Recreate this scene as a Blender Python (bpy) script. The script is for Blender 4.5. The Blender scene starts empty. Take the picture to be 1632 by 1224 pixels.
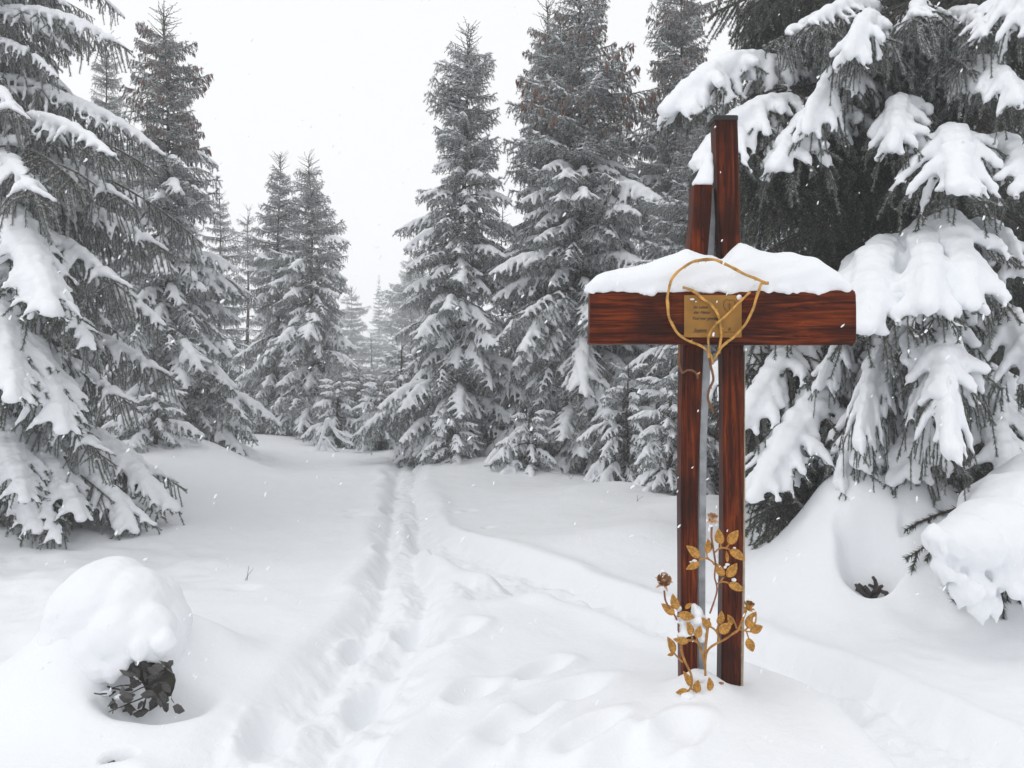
import bpy, math, random
import numpy as np
from mathutils import Vector, Matrix, Quaternion

R = math.radians
scene = bpy.context.scene
COL = scene.collection

# ------------------------------------------------------------------ camera
CAM = Vector((0.0, 0.0, 1.5))
FPX = 1250.0                       # focal length in photograph pixels (1632 wide)
cam_d = bpy.data.cameras.new("camera")
cam_d.sensor_width = 36.0
cam_d.lens = FPX / 1632.0 * 36.0
cam_d.clip_start = 0.05
cam_d.clip_end = 600.0
cam = bpy.data.objects.new("camera", cam_d)
COL.objects.link(cam)
cam.location = CAM
cam.rotation_euler = (R(90), 0, 0)
scene.camera = cam

# ------------------------------------------------------------------ sky, sun, exposure
SUN_EL, SUN_AZ = 60.0, -105.0       # azimuth from +Y towards +X (negative = from the left)
world = bpy.data.worlds.new("World")
scene.world = world
world.use_nodes = True
nt = world.node_tree
nt.nodes.clear()
w_out = nt.nodes.new("ShaderNodeOutputWorld")
w_bg = nt.nodes.new("ShaderNodeBackground")
w_sky = nt.nodes.new("ShaderNodeTexSky")
w_sky.sky_type = 'NISHITA'
w_sky.sun_disc = False
w_sky.sun_elevation = R(SUN_EL)
w_sky.sun_rotation = R(SUN_AZ)
w_hsv = nt.nodes.new("ShaderNodeHueSaturation")
w_hsv.inputs['Saturation'].default_value = 0.2
w_tc = nt.nodes.new("ShaderNodeTexCoord")
w_sep = nt.nodes.new("ShaderNodeSeparateXYZ")
w_rng = nt.nodes.new("ShaderNodeMapRange")   # overcast: the zenith is brighter than the horizon
w_rng.inputs['From Min'].default_value = 0.0
w_rng.inputs['From Max'].default_value = 1.0
w_rng.inputs['To Min'].default_value = 15.5
w_rng.inputs['To Max'].default_value = 14.5
w_col = nt.nodes.new("ShaderNodeMix"); w_col.data_type = 'RGBA'; w_col.blend_type = 'MULTIPLY'
w_col.inputs[0].default_value = 1.0
w_col.inputs[6].default_value = (0.975, 0.985, 1.0, 1)
w_mix = nt.nodes.new("ShaderNodeMix"); w_mix.data_type = 'RGBA'
w_mix.inputs[0].default_value = 0.9          # cloud cover over the clear sky
nt.links.new(w_sky.outputs[0], w_hsv.inputs['Color'])
nt.links.new(w_tc.outputs['Generated'], w_sep.inputs[0])
nt.links.new(w_sep.outputs[2], w_rng.inputs['Value'])
nt.links.new(w_rng.outputs[0], w_col.inputs[7])
nt.links.new(w_hsv.outputs[0], w_mix.inputs[6])
nt.links.new(w_col.outputs[2], w_mix.inputs[7])
nt.links.new(w_mix.outputs[2], w_bg.inputs['Color'])
w_bg.inputs['Strength'].default_value = 0.0745
nt.links.new(w_bg.outputs[0], w_out.inputs[0])

sun_d = bpy.data.lights.new("sun", 'SUN')
sun_d.energy = 0.5
sun_d.angle = R(35)
sun_d.color = (1.0, 0.985, 0.96)
sun = bpy.data.objects.new("sun", sun_d)
COL.objects.link(sun)
_sd = Vector((math.sin(R(SUN_AZ)) * math.cos(R(SUN_EL)), math.cos(R(SUN_AZ)) * math.cos(R(SUN_EL)), math.sin(R(SUN_EL))))
sun.rotation_euler = (-_sd).to_track_quat('-Z', 'Y').to_euler()
sun.location = (-10, 6, 14)

vs = scene.view_settings
vs.view_transform = 'Standard'
vs.look = 'None'
vs.exposure = 0.0
vs.gamma = 1.0
vs.use_curve_mapping = False
cy = scene.cycles
cy.use_denoising = True
cy.max_bounces = 8
cy.diffuse_bounces = 5
cy.glossy_bounces = 2
cy.volume_bounces = 1
cy.transparent_max_bounces = 8
cy.caustics_reflective = False
cy.caustics_refractive = False

# ------------------------------------------------------------------ small helpers
def P(px, py, Y):
    """photograph pixel at depth Y -> world point"""
    return Vector(((px - 816.0) / FPX * Y, Y, CAM.z + (612.0 - py) / FPX * Y))

def tag(o, label=None, cat=None, group=None, kind=None):
    if label: o['label'] = label
    if cat: o['category'] = cat
    if group: o['group'] = group
    if kind: o['kind'] = kind
    return o

def link(name, data, parent=None, loc=None):
    o = bpy.data.objects.new(name, data)
    COL.objects.link(o)
    if parent is not None: o.parent = parent
    if loc is not None: o.location = loc
    return o

def empty(name, loc=(0, 0, 0)):
    o = link(name, None, loc=loc)
    o.empty_display_size = 0.1
    return o

def smooth(a, b, x):
    t = np.clip((x - a) / (b - a), 0, 1)
    return t * t * (3 - 2 * t)

def _hash(ix, iy, seed):
    h = (ix.astype(np.int64) * 374761393 + iy.astype(np.int64) * 668265263 + seed * 974634777) & 0xffffffff
    h = ((h ^ (h >> 13)) * 1274126177) & 0xffffffff
    h = h ^ (h >> 16)
    return (h & 0xffff).astype(np.float64) / 65535.0

def vnoise(x, y, seed=0):
    x0 = np.floor(x); y0 = np.floor(y)
    fx = x - x0; fy = y - y0
    ux = fx * fx * fx * (fx * (fx * 6 - 15) + 10); uy = fy * fy * fy * (fy * (fy * 6 - 15) + 10)
    a = _hash(x0, y0, seed); b = _hash(x0 + 1, y0, seed); c = _hash(x0, y0 + 1, seed); d = _hash(x0 + 1, y0 + 1, seed)
    return (a + (b - a) * ux + (c - a) * uy + (a - b - c + d) * ux * uy) * 2 - 1

def fbm(x, y, seed=0, octv=4):
    s = 0; a = 1.0; n = 0
    for i in range(octv):
        s = s + a * vnoise(x * 2 ** i + 17.3 * i, y * 2 ** i - 9.1 * i, seed + i)
        n += a; a *= 0.5
    return s / n

_wr = np.random.default_rng(5)
_WD = _wr.normal(size=(24, 3)); _WD /= np.linalg.norm(_WD, axis=1)[:, None]
_WP = _wr.uniform(0, 6.28, 24)
def wob(V, freq, off=0.0):
    """cheap smooth 3-D noise: a sum of plane waves, about -1..1"""
    s = np.zeros(len(V))
    for i in range(10):
        k = (i * 7 + int(off * 13)) % 24
        s += np.sin(V @ _WD[k] * freq * (0.7 + 0.09 * i) + _WP[k] + off)
    return s / 4.0

class Geo:
    """collects triangle geometry with a material slot, a smooth flag and a frost value per vertex"""
    def __init__(self): self.V = []; self.F = []; self.M = []; self.S = []; self.A = []; self.n = 0
    def add(self, V, F, mat=0, smooth=True, frost=0.0):
        V = np.asarray(V, float).reshape(-1, 3); F = np.asarray(F, np.int64).reshape(-1, 3)
        self.V.append(V); self.F.append(F + self.n)
        self.M.append(np.full(len(F), mat, np.int32)); self.S.append(np.full(len(F), smooth, bool))
        self.A.append(np.broadcast_to(np.asarray(frost, float), (len(V),)).copy())
        self.n += len(V)
    def mesh(self, name, mats, attr=True):
        V = np.concatenate(self.V); F = np.concatenate(self.F)
        me = bpy.data.meshes.new(name)
        me.vertices.add(len(V)); me.vertices.foreach_set('co', V.astype(np.float32).ravel())
        me.loops.add(len(F) * 3); me.loops.foreach_set('vertex_index', F.astype(np.int32).ravel())
        me.polygons.add(len(F))
        me.polygons.foreach_set('loop_start', np.arange(0, len(F) * 3, 3, dtype=np.int32))
        me.polygons.foreach_set('material_index', np.concatenate(self.M))
        me.polygons.foreach_set('use_smooth', np.concatenate(self.S))
        for m in mats: me.materials.append(m)
        if attr:
            a = me.attributes.new('frost', 'FLOAT', 'POINT')
            a.data.foreach_set('value', np.concatenate(self.A).astype(np.float32))
        me.update(calc_edges=True)
        return me

def tube_geo(pts, rad, nseg=6, cap=True, squash=None):
    """a swept tube along pts with one radius per point -> V, F"""
    pts = np.asarray(pts, float); n = len(pts)
    rad = np.broadcast_to(np.asarray(rad, float), (n,))
    T = np.gradient(pts, axis=0); T /= np.linalg.norm(T, axis=1)[:, None] + 1e-12
    ref = np.array([0.0, 0, 1.0]) if abs(T[0][2]) < 0.9 else np.array([0.0, 1.0, 0])
    U = np.cross(T[0], ref); U /= np.linalg.norm(U)
    Us = []
    for i in range(n):
        U = U - T[i] * (U @ T[i]); U /= np.linalg.norm(U) + 1e-12
        Us.append(U)
    Us = np.array(Us); Ws = np.cross(T, Us)
    a = np.linspace(0, 2 * math.pi, nseg, endpoint=False)
    V = pts[:, None, :] + rad[:, None, None] * (np.cos(a)[None, :, None] * Us[:, None, :] + np.sin(a)[None, :, None] * Ws[:, None, :])
    V = V.reshape(-1, 3)
    i = np.arange(n - 1)[:, None]; j = np.arange(nseg)[None, :]; k = (j + 1) % nseg
    A = i * nseg + j; B = i * nseg + k; C = (i + 1) * nseg + k; D = (i + 1) * nseg + j
    F = np.concatenate([np.stack([A, B, C], -1).reshape(-1, 3), np.stack([A, C, D], -1).reshape(-1, 3)])
    if cap:
        m = len(V)
        V = np.vstack([V, pts[0], pts[-1]])
        j = np.arange(nseg); k = (j + 1) % nseg
        F = np.vstack([F, np.stack([np.full(nseg, m), k, j], -1), np.stack([np.full(nseg, m + 1), (n - 1) * nseg + j, (n - 1) * nseg + k], -1)])
    return V, F

_ico = {}
def ico(sub=1):
    if sub in _ico: return _ico[sub]
    import bmesh
    bm = bmesh.new(); bmesh.ops.create_icosphere(bm, subdivisions=sub, radius=1.0)
    V = np.array([v.co[:] for v in bm.verts]); F = np.array([[v.index for v in f.verts] for f in bm.faces])
    bm.free(); _ico[sub] = (V, F)
    return V, F

def spheres_geo(S, sub=1):
    """S rows: x y z rx ry rz -> union soup"""
    S = np.asarray(S, float); V0, F0 = ico(sub)
    V = (S[:, None, :3] + V0[None] * S[:, None, 3:6]).reshape(-1, 3)
    F = (F0[None] + (np.arange(len(S)) * len(V0))[:, None, None]).reshape(-1, 3)
    return V, F

def remesh(V, F, voxel, iters=6, fac=0.5):
    """voxel-union of a triangle soup, smoothed -> V, F"""
    g = Geo(); g.add(V, F)
    me = g.mesh('tmp', [], attr=False)
    ob = bpy.data.objects.new('tmp', me); COL.objects.link(ob)
    m = ob.modifiers.new('r', 'REMESH'); m.mode = 'VOXEL'; m.voxel_size = voxel
    if iters:
        s = ob.modifiers.new('s', 'SMOOTH'); s.factor = fac; s.iterations = iters
    dg = bpy.context.evaluated_depsgraph_get()
    ev = ob.evaluated_get(dg)
    m2 = ev.to_mesh(); m2.calc_loop_triangles()
    VV = np.empty(len(m2.vertices) * 3, np.float32); m2.vertices.foreach_get('co', VV)
    FF = np.empty(len(m2.loop_triangles) * 3, np.int32); m2.loop_triangles.foreach_get('vertices', FF)
    ev.to_mesh_clear()
    bpy.data.objects.remove(ob); bpy.data.meshes.remove(me)
    return VV.reshape(-1, 3).astype(float), FF.reshape(-1, 3)

def keep_big(V, F, least):
    n = len(V); lab = np.arange(n)
    while True:
        m = lab[F].min(1); old = lab.copy()
        for k in range(3): np.minimum.at(lab, F[:, k], m)
        lab = lab[lab]
        if (old == lab).all(): break
    cnt = np.bincount(lab, minlength=n); ok = cnt[lab] >= least
    idx = np.cumsum(ok) - 1
    return V[ok], idx[F[ok[F[:, 0]]]]

def vnormals(V, F):
    N = np.zeros_like(V)
    fn = np.cross(V[F[:, 1]] - V[F[:, 0]], V[F[:, 2]] - V[F[:, 0]])
    for k in range(3): np.add.at(N, F[:, k], fn)
    return N / (np.linalg.norm(N, axis=1)[:, None] + 1e-12)

# ------------------------------------------------------------------ materials
def mat(name):
    m = bpy.data.materials.new(name); m.use_nodes = True
    n = m.node_tree.nodes; b = n['Principled BSDF']
    return m, m.node_tree, b

def node(nt, t, **kw):
    n = nt.nodes.new(t)
    for k, v in kw.items():
        if hasattr(n, k): setattr(n, k, v)
        else: n.inputs[k.replace('_', ' ')].default_value = v
    return n

def mixc(nt, fac, a, b):
    m = nt.nodes.new('ShaderNodeMix'); m.data_type = 'RGBA'
    for sock, v in ((m.inputs[0], fac), (m.inputs[6], a), (m.inputs[7], b)):
        if hasattr(v, 'is_linked'): nt.links.new(v, sock)
        elif isinstance(v, (int, float)): sock.default_value = v
        else: sock.default_value = (*v, 1) if len(v) == 3 else v
    return m.outputs[2]

def ramp(nt, src, stops):
    r = nt.nodes.new('ShaderNodeValToRGB'); e = r.color_ramp.elements
    while len(e) < len(stops): e.new(0.5)
    for k, (p, c) in enumerate(stops):
        e[k].position = p; e[k].color = (*c, 1) if not isinstance(c, (int, float)) else (c, c, c, 1)
    nt.links.new(src, r.inputs[0])
    return r.outputs[0]

def snow_mat(name, col=(0.90, 0.915, 0.94), bump=0.5, scale=60.0, dist=0.006):
    m, t, b = mat(name)
    tc = node(t, 'ShaderNodeTexCoord')
    n1 = node(t, 'ShaderNodeTexNoise', Scale=scale, Detail=5.0, Roughness=0.65)
    n2 = node(t, 'ShaderNodeTexNoise', Scale=scale * 6, Detail=2.0, Roughness=0.6)
    t.links.new(tc.outputs['Object'], n1.inputs['Vector']); t.links.new(tc.outputs['Object'], n2.inputs['Vector'])
    ad = node(t, 'ShaderNodeMath', operation='MULTIPLY_ADD'); ad.inputs[1].default_value = 0.35
    t.links.new(n2.outputs[0], ad.inputs[0]); t.links.new(n1.outputs[0], ad.inputs[2])
    bp = node(t, 'ShaderNodeBump', Strength=bump, Distance=dist)
    t.links.new(ad.outputs[0], bp.inputs['Height']); t.links.new(bp.outputs[0], b.inputs['Normal'])
    b.inputs['Base Color'].default_value = (*col, 1)
    b.inputs['Roughness'].default_value = 0.75
    b.inputs['Specular IOR Level'].default_value = 0.25
    return m

M_SNOW = snow_mat('fresh_snow')
M_SNOWG = snow_mat('ground_snow', bump=0.40, scale=26.0, dist=0.012)

def needle_mat(name, c1, c2):
    m, t, b = mat(name)
    at = node(t, 'ShaderNodeAttribute', attribute_name='frost')
    tc = node(t, 'ShaderNodeTexCoord')
    nz = node(t, 'ShaderNodeTexNoise', Scale=9.0, Detail=3.0)
    t.links.new(tc.outputs['Object'], nz.inputs['Vector'])
    gr = mixc(t, ramp(t, nz.outputs[0], [(0.35, 0.0), (0.65, 1.0)]), c1, c2)
    col = mixc(t, at.outputs['Fac'], gr, (0.78, 0.80, 0.82))
    t.links.new(col, b.inputs['Base Color'])
    b.inputs['Roughness'].default_value = 0.6
    b.inputs['Specular IOR Level'].default_value = 0.2
    return m
M_NEED = needle_mat('spruce_needles', (0.022, 0.034, 0.020), (0.045, 0.060, 0.032))

m, t, b = mat('spruce_bark'); M_BARK = m
tc = node(t, 'ShaderNodeTexCoord'); nz = node(t, 'ShaderNodeTexNoise', Scale=30.0, Detail=5.0)
t.links.new(tc.outputs['Object'], nz.inputs['Vector'])
t.links.new(ramp(t, nz.outputs[0], [(0.3, (0.035, 0.026, 0.02)), (0.7, (0.12, 0.095, 0.075))]), b.inputs['Base Color'])
bp = node(t, 'ShaderNodeBump', Strength=0.6, Distance=0.01); t.links.new(nz.outputs[0], bp.inputs['Height']); t.links.new(bp.outputs[0], b.inputs['Normal'])
b.inputs['Roughness'].default_value = 0.9

m, t, b = mat('spruce_cones'); M_CONE = m
tc = node(t, 'ShaderNodeTexCoord'); nz = node(t, 'ShaderNodeTexNoise', Scale=60.0, Detail=2.0)
t.links.new(tc.outputs['Object'], nz.inputs['Vector'])
t.links.new(ramp(t, nz.outputs[0], [(0.35, (0.115, 0.062, 0.045)), (0.7, (0.23, 0.13, 0.095))]), b.inputs['Base Color'])
b.inputs['Roughness'].default_value = 0.7

def wood_mat(name, vertical):
    m, t, b = mat(name)
    tc = node(t, 'ShaderNodeTexCoord'); mp = node(t, 'ShaderNodeMapping')
    mp.inputs['Scale'].default_value = (26, 26, 1.6) if vertical else (1.6, 26, 26)
    t.links.new(tc.outputs['Object'], mp.inputs[0])
    n1 = node(t, 'ShaderNodeTexNoise', Scale=1.6, Detail=8.0, Roughness=0.65, Distortion=1.2)
    t.links.new(mp.outputs[0], n1.inputs['Vector'])
    n2 = node(t, 'ShaderNodeTexNoise', Scale=4.5, Detail=3.0)
    t.links.new(tc.outputs['Object'], n2.inputs['Vector'])
    c1 = ramp(t, n1.outputs[0], [(0.30, (0.018, 0.0035, 0.0016)), (0.46, (0.066, 0.0100, 0.0020)), (0.60, (0.180, 0.031, 0.0045)), (0.76, (0.32, 0.072, 0.010))])
    c2 = mixc(t, ramp(t, n2.outputs[0], [(0.36, 0.8), (0.60, 0.0)]), c1, (0.022, 0.005, 0.0025))
    mp3 = node(t, 'ShaderNodeMapping'); mp3.inputs['Scale'].default_value = (38, 38, 1.1) if vertical else (1.1, 38, 38)
    t.links.new(tc.outputs['Object'], mp3.inputs[0])
    n3 = node(t, 'ShaderNodeTexNoise', Scale=1.0, Detail=3.0, Distortion=.6); t.links.new(mp3.outputs[0], n3.inputs['Vector'])
    crack = ramp(t, n3.outputs[0], [(0.488, 0.0), (0.498, 1.0), (0.502, 1.0), (0.512, 0.0)])
    c2 = mixc(t, crack, c2, (0.006, 0.002, 0.0012))
    t.links.new(c2, b.inputs['Base Color'])
    bp = node(t, 'ShaderNodeBump', Strength=0.8, Distance=0.005)
    t.links.new(n1.outputs[0], bp.inputs['Height']); t.links.new(bp.outputs[0], b.inputs['Normal'])
    b.inputs['Roughness'].default_value = 0.42
    b.inputs['Specular IOR Level'].default_value = 0.09
    return m
M_WOODV = wood_mat('dark_red_timber_upright', True)
M_WOODH = wood_mat('dark_red_timber_beam', False)

def plain(name, col, rough=0.5, metal=0.0, nscale=0, var=0.3, bump=0.0):
    m, t, b = mat(name)
    b.inputs['Base Color'].default_value = (*col, 1)
    if nscale:
        tc = node(t, 'ShaderNodeTexCoord'); nz = node(t, 'ShaderNodeTexNoise', Scale=nscale, Detail=5.0)
        t.links.new(tc.outputs['Object'], nz.inputs['Vector'])
        lo = tuple(c * (1 - var) for c in col); hi = tuple(min(1, c * (1 + var)) for c in col)
        t.links.new(ramp(t, nz.outputs[0], [(0.3, lo), (0.7, hi)]), b.inputs['Base Color'])
        if bump:
            bp = node(t, 'ShaderNodeBump', Strength=bump, Distance=0.003)
            t.links.new(nz.outputs[0], bp.inputs['Height']); t.links.new(bp.outputs[0], b.inputs['Normal'])
    b.inputs['Roughness'].default_value = rough
    b.inputs['Metallic'].default_value = metal
    return m
M_GOLD = plain('golden_painted_iron', (0.40, 0.185, 0.035), 0.5, 0.25, 45, 0.35, 0.3)
M_GOLDL = plain('golden_iron_leaf', (0.45, 0.215, 0.036), 0.38, 0.35, 9, 0.5, 0.3)
M_RUST = plain('coppery_iron_stem', (0.23, 0.085, 0.04), 0.55, 0.2, 45, 0.4, 0.3)
M_VINE = plain('thorn_twig_bark', (0.52, 0.27, 0.055), 0.65, 0.0, 40, 0.45, 0.5)
M_VINED = plain('dark_thorn_twig_bark', (0.16, 0.065, 0.028), 0.65, 0.0, 40, 0.4, 0.5)
M_BRASS = plain('engraved_brass', (0.31, 0.145, 0.017), 0.5, 0.2, 14, 0.22)
M_INK = plain('engraving_dark', (0.07, 0.04, 0.012), 0.6)
M_STEEL = plain('galvanised_steel', (0.40, 0.42, 0.44), 0.5, 0.3, 20, 0.25)
M_PALE = plain('pale_split_wood', (0.42, 0.33, 0.23), 0.8, 0.0, 25, 0.3, 0.4)
M_DARKL = plain('dark_dead_leaf', (.085, .08, .075), .7, 0.0, 18, .7)
M_ROCK = plain('dark_mossy_stump', (0.035, 0.032, 0.022), 0.9, 0.0, 14, 0.6, 0.8)
M_TWIGD = plain('dark_twig', (0.05, 0.04, 0.035), 0.8)
M_FROSTW = plain('frosted_twig', (0.50, 0.50, 0.51), 0.8, 0.0, 20, 0.4)

# ------------------------------------------------------------------ the ground
def seg_dist(x, y, pts):
    """distance, signed side and position along a polyline of (x, y, half width)"""
    best = np.full(x.shape, 1e9); side = np.zeros(x.shape); wid = np.full(x.shape, 0.2); arc = np.zeros(x.shape); s0 = 0.0
    for (ax, ay, aw), (bx, by, bw) in zip(pts[:-1], pts[1:]):
        dx, dy = bx - ax, by - ay; L2 = dx * dx + dy * dy; L = math.sqrt(L2)
        tt = np.clip(((x - ax) * dx + (y - ay) * dy) / L2, 0, 1)
        qx = x - (ax + tt * dx); qy = y - (ay + tt * dy)
        d = np.sqrt(qx * qx + qy * qy); k = d < best
        best = np.where(k, d, best); side = np.where(k, np.sign(dx * qy - dy * qx), side)
        wid = np.where(k, aw + (bw - aw) * tt, wid); arc = np.where(k, s0 + tt * L, arc); s0 += L
    return best, side, wid, arc

TRACK = [(-2.35, 19, .18), (-1.85, 14.2, .22), (-1.45, 10.5, .21), (-1.05, 7.6, .21), (-0.86, 6.1, .19), (-0.72, 5.1, .22), (-0.70, 4.3, .27), (-0.76, 3.5, .33), (-0.82, 2.6, .36), (-0.85, 1.2, .40)]
SIDE = [(-1.05, 8.3, .10), (-0.62, 6.9, .16), (-0.2, 6.0, .24), (0.2, 5.45, .27), (0.68, 4.85, .22), (1.12, 4.25, .24), (1.38, 3.75, .22), (1.55, 3.2, .22), (1.72, 2.5, .26), (1.8, 1.0, .3)]
LINK = [(-0.72, 5.0, .12), (-0.3, 5.15, .2), (0.1, 5.2, .2)]
STEPS = [  # x, y, heading, length, width, depth
    (-.62, 3.55, .2, .34, .15, .10), (-.95, 3.1, -.1, .34, .15, .11), (-.55, 2.75, .1, .34, .15, .10), (-.8, 4.25, .1, .32, .14, .09),
    (-.55, 4.55, .3, .32, .15, .08), (-.3, 4.3, .5, .32, .15, .06), (.22, 3.35, .9, .40, .2, .12), (.02, 3.0, .5, .36, .16, .08),
    (-.12, 2.65, .3, .34, .16, .10), (.42, 2.62, .5, .30, .22, .08), (.62, 2.82, .6, .24, .14, .05), (.15, 3.75, .7, .3, .14, .07),
    (-.18, 3.4, .4, .28, .13, .06), (.30, 2.85, .7, .3, .13, .06), (1.45, 3.5, -.3, .3, .14, .07), (1.25, 3.95, -.4, .3, .14, .06), (-1.35, 2.5, .1, .3, .16, .06),
    (.42, 5.3, -1.0, .3, .15, .06), (-.1, 5.75, -.9, .3, .15, .06), (-1.05, 6.6, .05, .3, .14, .06), (-1.3, 8.4, .05, .3, .14, .05)]
DENTS = [(-1.55, 8.0, .13, .05), (-1.68, 8.3, .1, .04), (-.45, 8.6, .07, .035), (-.62, 8.45, .05, .03), (-.22, 7.6, .06, .03), (-1.85, 5.4, .10, .03), (-.95, 5.9, .1, .05), (2.28, 4.62, .045, .10), (2.36, 4.72, .035, .08), (2.52, 4.45, .05, .07), (2.05, 4.85, .06, .06), (2.62, 4.75, .04, .09)]

HOL = [2.0, 4.4, 0.0]
def G(x, y):
    x = np.asarray(x, float); y = np.asarray(y, float)
    z = 0.10 + 0.011 * np.clip(y - 3, -3, 12)
    z = z - 2.6 * smooth(12.8, 46.0, y + 0.12 * x) - 1.2 * smooth(45, 130, np.sqrt(x * x + y * y))
    z = z + 0.10 * fbm(x * 0.33, y * 0.33, 3, 3) + 0.03 * fbm(x * 1.3, y * 1.1, 9, 3)
    z = z + 0.006 * fbm(x * 6, y * 5, 21, 3) * smooth(40, 8, y)
    # banks on either side of the clearing
    z = z + 0.25 * smooth(-2.6, -6.5, x) + 0.30 * smooth(2.4, 6.0, x)
    z = z + 0.16 * smooth(-3.2, -4.6, x) * np.exp(-((y - 10.5) / 3.0) ** 2)
    def bump(cx, cy_, sx, sy, a, p=1.0): return a * np.exp(-(((x - cx) / sx) ** 2 + ((y - cy_) / sy) ** 2) ** p)
    z = z + bump(.86, 3.05, .75, .62, .15)                     # mound under the cross
    z = z + bump(.775, 3.22, .10, .11, .075)
    z = z + bump(.30, 2.45, .6, .5, .05)
    z = z + bump(2.75, 5.55, .85, .75, .55) + bump(2.25, 5.05, .52, .42, .56) + bump(2.75, 4.75, .35, .35, .22)    # snowed-in boughs at the foot of the big spruce
    z = z + bump(3.3, 4.35, .6, .5, .25) + bump(1.05, 6.4, .8, .6, .16) + bump(1.9, 7.4, .8, .8, .30)
    z = z + bump(1.1, 9.0, .9, 1.0, .18) + bump(-.2, 12.2, .8, .8, .14) + bump(-3.4, 9.6, .8, .9, .12) + bump(-4.6, 11.2, .9, .6, .25)
    z = z + bump(-2.35, 4.35, .6, .5, .10) + bump(-1.7, 3.9, .30, .30, .08) + bump(-3.0, 5.0, .7, .5, .12)
    z = z + .075 * fbm(x * 2.1, y * 2.1, 80, 3) * smooth(1.5, 2.1, x) * smooth(7.5, 5.5, y) * smooth(2.8, 3.9, y)
    z = z + .06 * fbm(x * 2.4, y * 2.4, 84, 3) * smooth(-1.9, -2.6, x) * smooth(8, 6, y) + bump(-1.55, 3.05, .5, .33, .085)
    # wind ripple lines running across the left slope
    z = z + 0.012 * np.sin((y - 0.35 * x) * 3.2 + 1.5 * vnoise(x * .5, y * .5, 31)) * smooth(-.9, -1.8, x) * smooth(12, 8, y)
    # trodden track, with ragged walls and a lumpy floor
    wn = 0.14 * fbm(x * 1.4, y * 1.1, 40, 2) + 0.012 * fbm(x * 7, y * 7, 44, 2)
    rough = 0.030 * fbm(x * 5, y * 4, 50, 3) + 0.020 * fbm(x * 13, y * 11, 55, 3)
    d, s, w, a = seg_dist(x, y, TRACK)
    dd = d + wn * .8
    tr = smooth(w + .11, w - .11, dd)
    z = z - tr * (0.066 + 0.022 * vnoise(a * 1.3, a * 0, 60)) + tr * rough * 1.15
    z = z - tr * 0.05 * np.exp(-((d * s - .12 - .05 * vnoise(a * .8, a * 0, 61)) / .07) ** 2) - tr * .035 * np.exp(-((d * s + .12) / .06) ** 2)
    z = z + 0.035 * np.exp(-((dd - w - .14) / .10) ** 2) * (0.6 + .5 * vnoise(a * 1.1, s, 63))
    for line, dep in ((SIDE, .13), (LINK, .08)):
        d, s, w, a = seg_dist(x, y, line)
        dd = d + wn * .8
        k = smooth(w + .10, w - .10, dd)
        z = z - k * dep * smooth(0, 1.0, a) + k * rough * 1.1 + 0.03 * np.exp(-((dd - w - .12) / .09) ** 2) * smooth(0, 1.2, a)
    for (fx, fy, h, L, W, dep) in STEPS:
        dep *= .72
        c, sn = math.cos(h), math.sin(h)
        u = (x - fx) * sn + (y - fy) * c; v = (x - fx) * c - (y - fy) * sn
        e = (np.abs(u) / (L * .5)) ** 2.4 + (np.abs(v + .25 * wn) / (W * .5)) ** 2.4
        z = z - dep * np.exp(-e ** 1.5 * .8) + .022 * np.exp(-(np.sqrt(e) - 1.6) ** 2 * 3.0)
    for (fx, fy, r_, dep) in DENTS:
        z = z - dep * np.exp(-(((x - fx) ** 2 + (y - fy) ** 2) / (r_ * r_)) ** 1.5)
    # hollow melted open beside the buried boughs
    q = ((x - HOL[0]) / .15) ** 2 + ((y - HOL[1]) / .15) ** 2
    z = z - HOL[2] * np.exp(-q ** 2.2)
    z = z + bump(-1.84, 3.50, .34, .32, .38) + bump(-1.86, 3.22, .19, .17, .15) + bump(-1.45, 3.72, .26, .26, .14)
    # hollow under the snowed shrub in the left foreground
    q = ((x + 1.47) / .21) ** 2 + ((y - 3.20) / .15) ** 2
    z = z - .16 * np.exp(-q ** 1.6)
    q = ((x + 1.40) / .05) ** 2 + ((y - 2.79) / .04) ** 2
    z = z - .09 * np.exp(-q ** 2)
    return z

def Gz(x, y): return float(G(np.array([x]), np.array([y]))[0])

for _y in np.arange(4.0, 6.0, .01):                # where the hollow's front lip lies on the slope
    _x = (1390 - 816) / FPX * _y
    if Gz(_x, _y) > CAM.z - 328 / FPX * _y: break
HOL[:] = [_x + .05, _y + .15, .34]
print('hollow', HOL)

def build_ground():
    r = [0.35]
    while r[-1] < 135.0:
        r.append(r[-1] + min(max(0.0105 * (r[-1] / 2.6) ** 0.75, 0.009) if r[-1] < 22 else r[-1] * .03, 6.0) * (2.2 if r[-1] < 2.2 else 1.0))
    r = np.array(r)
    th = np.concatenate([np.linspace(-180, -46, 46, endpoint=False), np.linspace(-46, 46, 620, endpoint=False), np.linspace(46, 180, 46, endpoint=False)])
    th = np.radians(th)
    X = r[:, None] * np.sin(th)[None]; Y = r[:, None] * np.cos(th)[None]
    Z = G(X, Y)
    V = np.stack([X, Y, Z], -1).reshape(-1, 3)
    V = np.vstack([V, [0, 0, float(Z[0].mean())]])
    nr, n_t = len(r), len(th)
    i = np.arange(nr - 1)[:, None]; j = np.arange(n_t)[None]; k = (j + 1) % n_t
    A = i * n_t + j; B = i * n_t + k; C = (i + 1) * n_t + k; D = (i + 1) * n_t + j
    F = np.concatenate([np.stack([A, C, B], -1).reshape(-1, 3), np.stack([A, D, C], -1).reshape(-1, 3)])
    jj = np.arange(n_t); kk = (jj + 1) % n_t
    F = np.vstack([F, np.stack([np.full(n_t, len(V) - 1), jj, kk], -1)])
    g = Geo(); g.add(V, F)
    o = link('snow_ground', g.mesh('snow_ground', [M_SNOWG], attr=False))
    tag(o, 'deep white snow cover with a trodden track crossing it', None, None, 'structure')
    print('ground tris', len(F))
    return o
build_ground()

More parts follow.
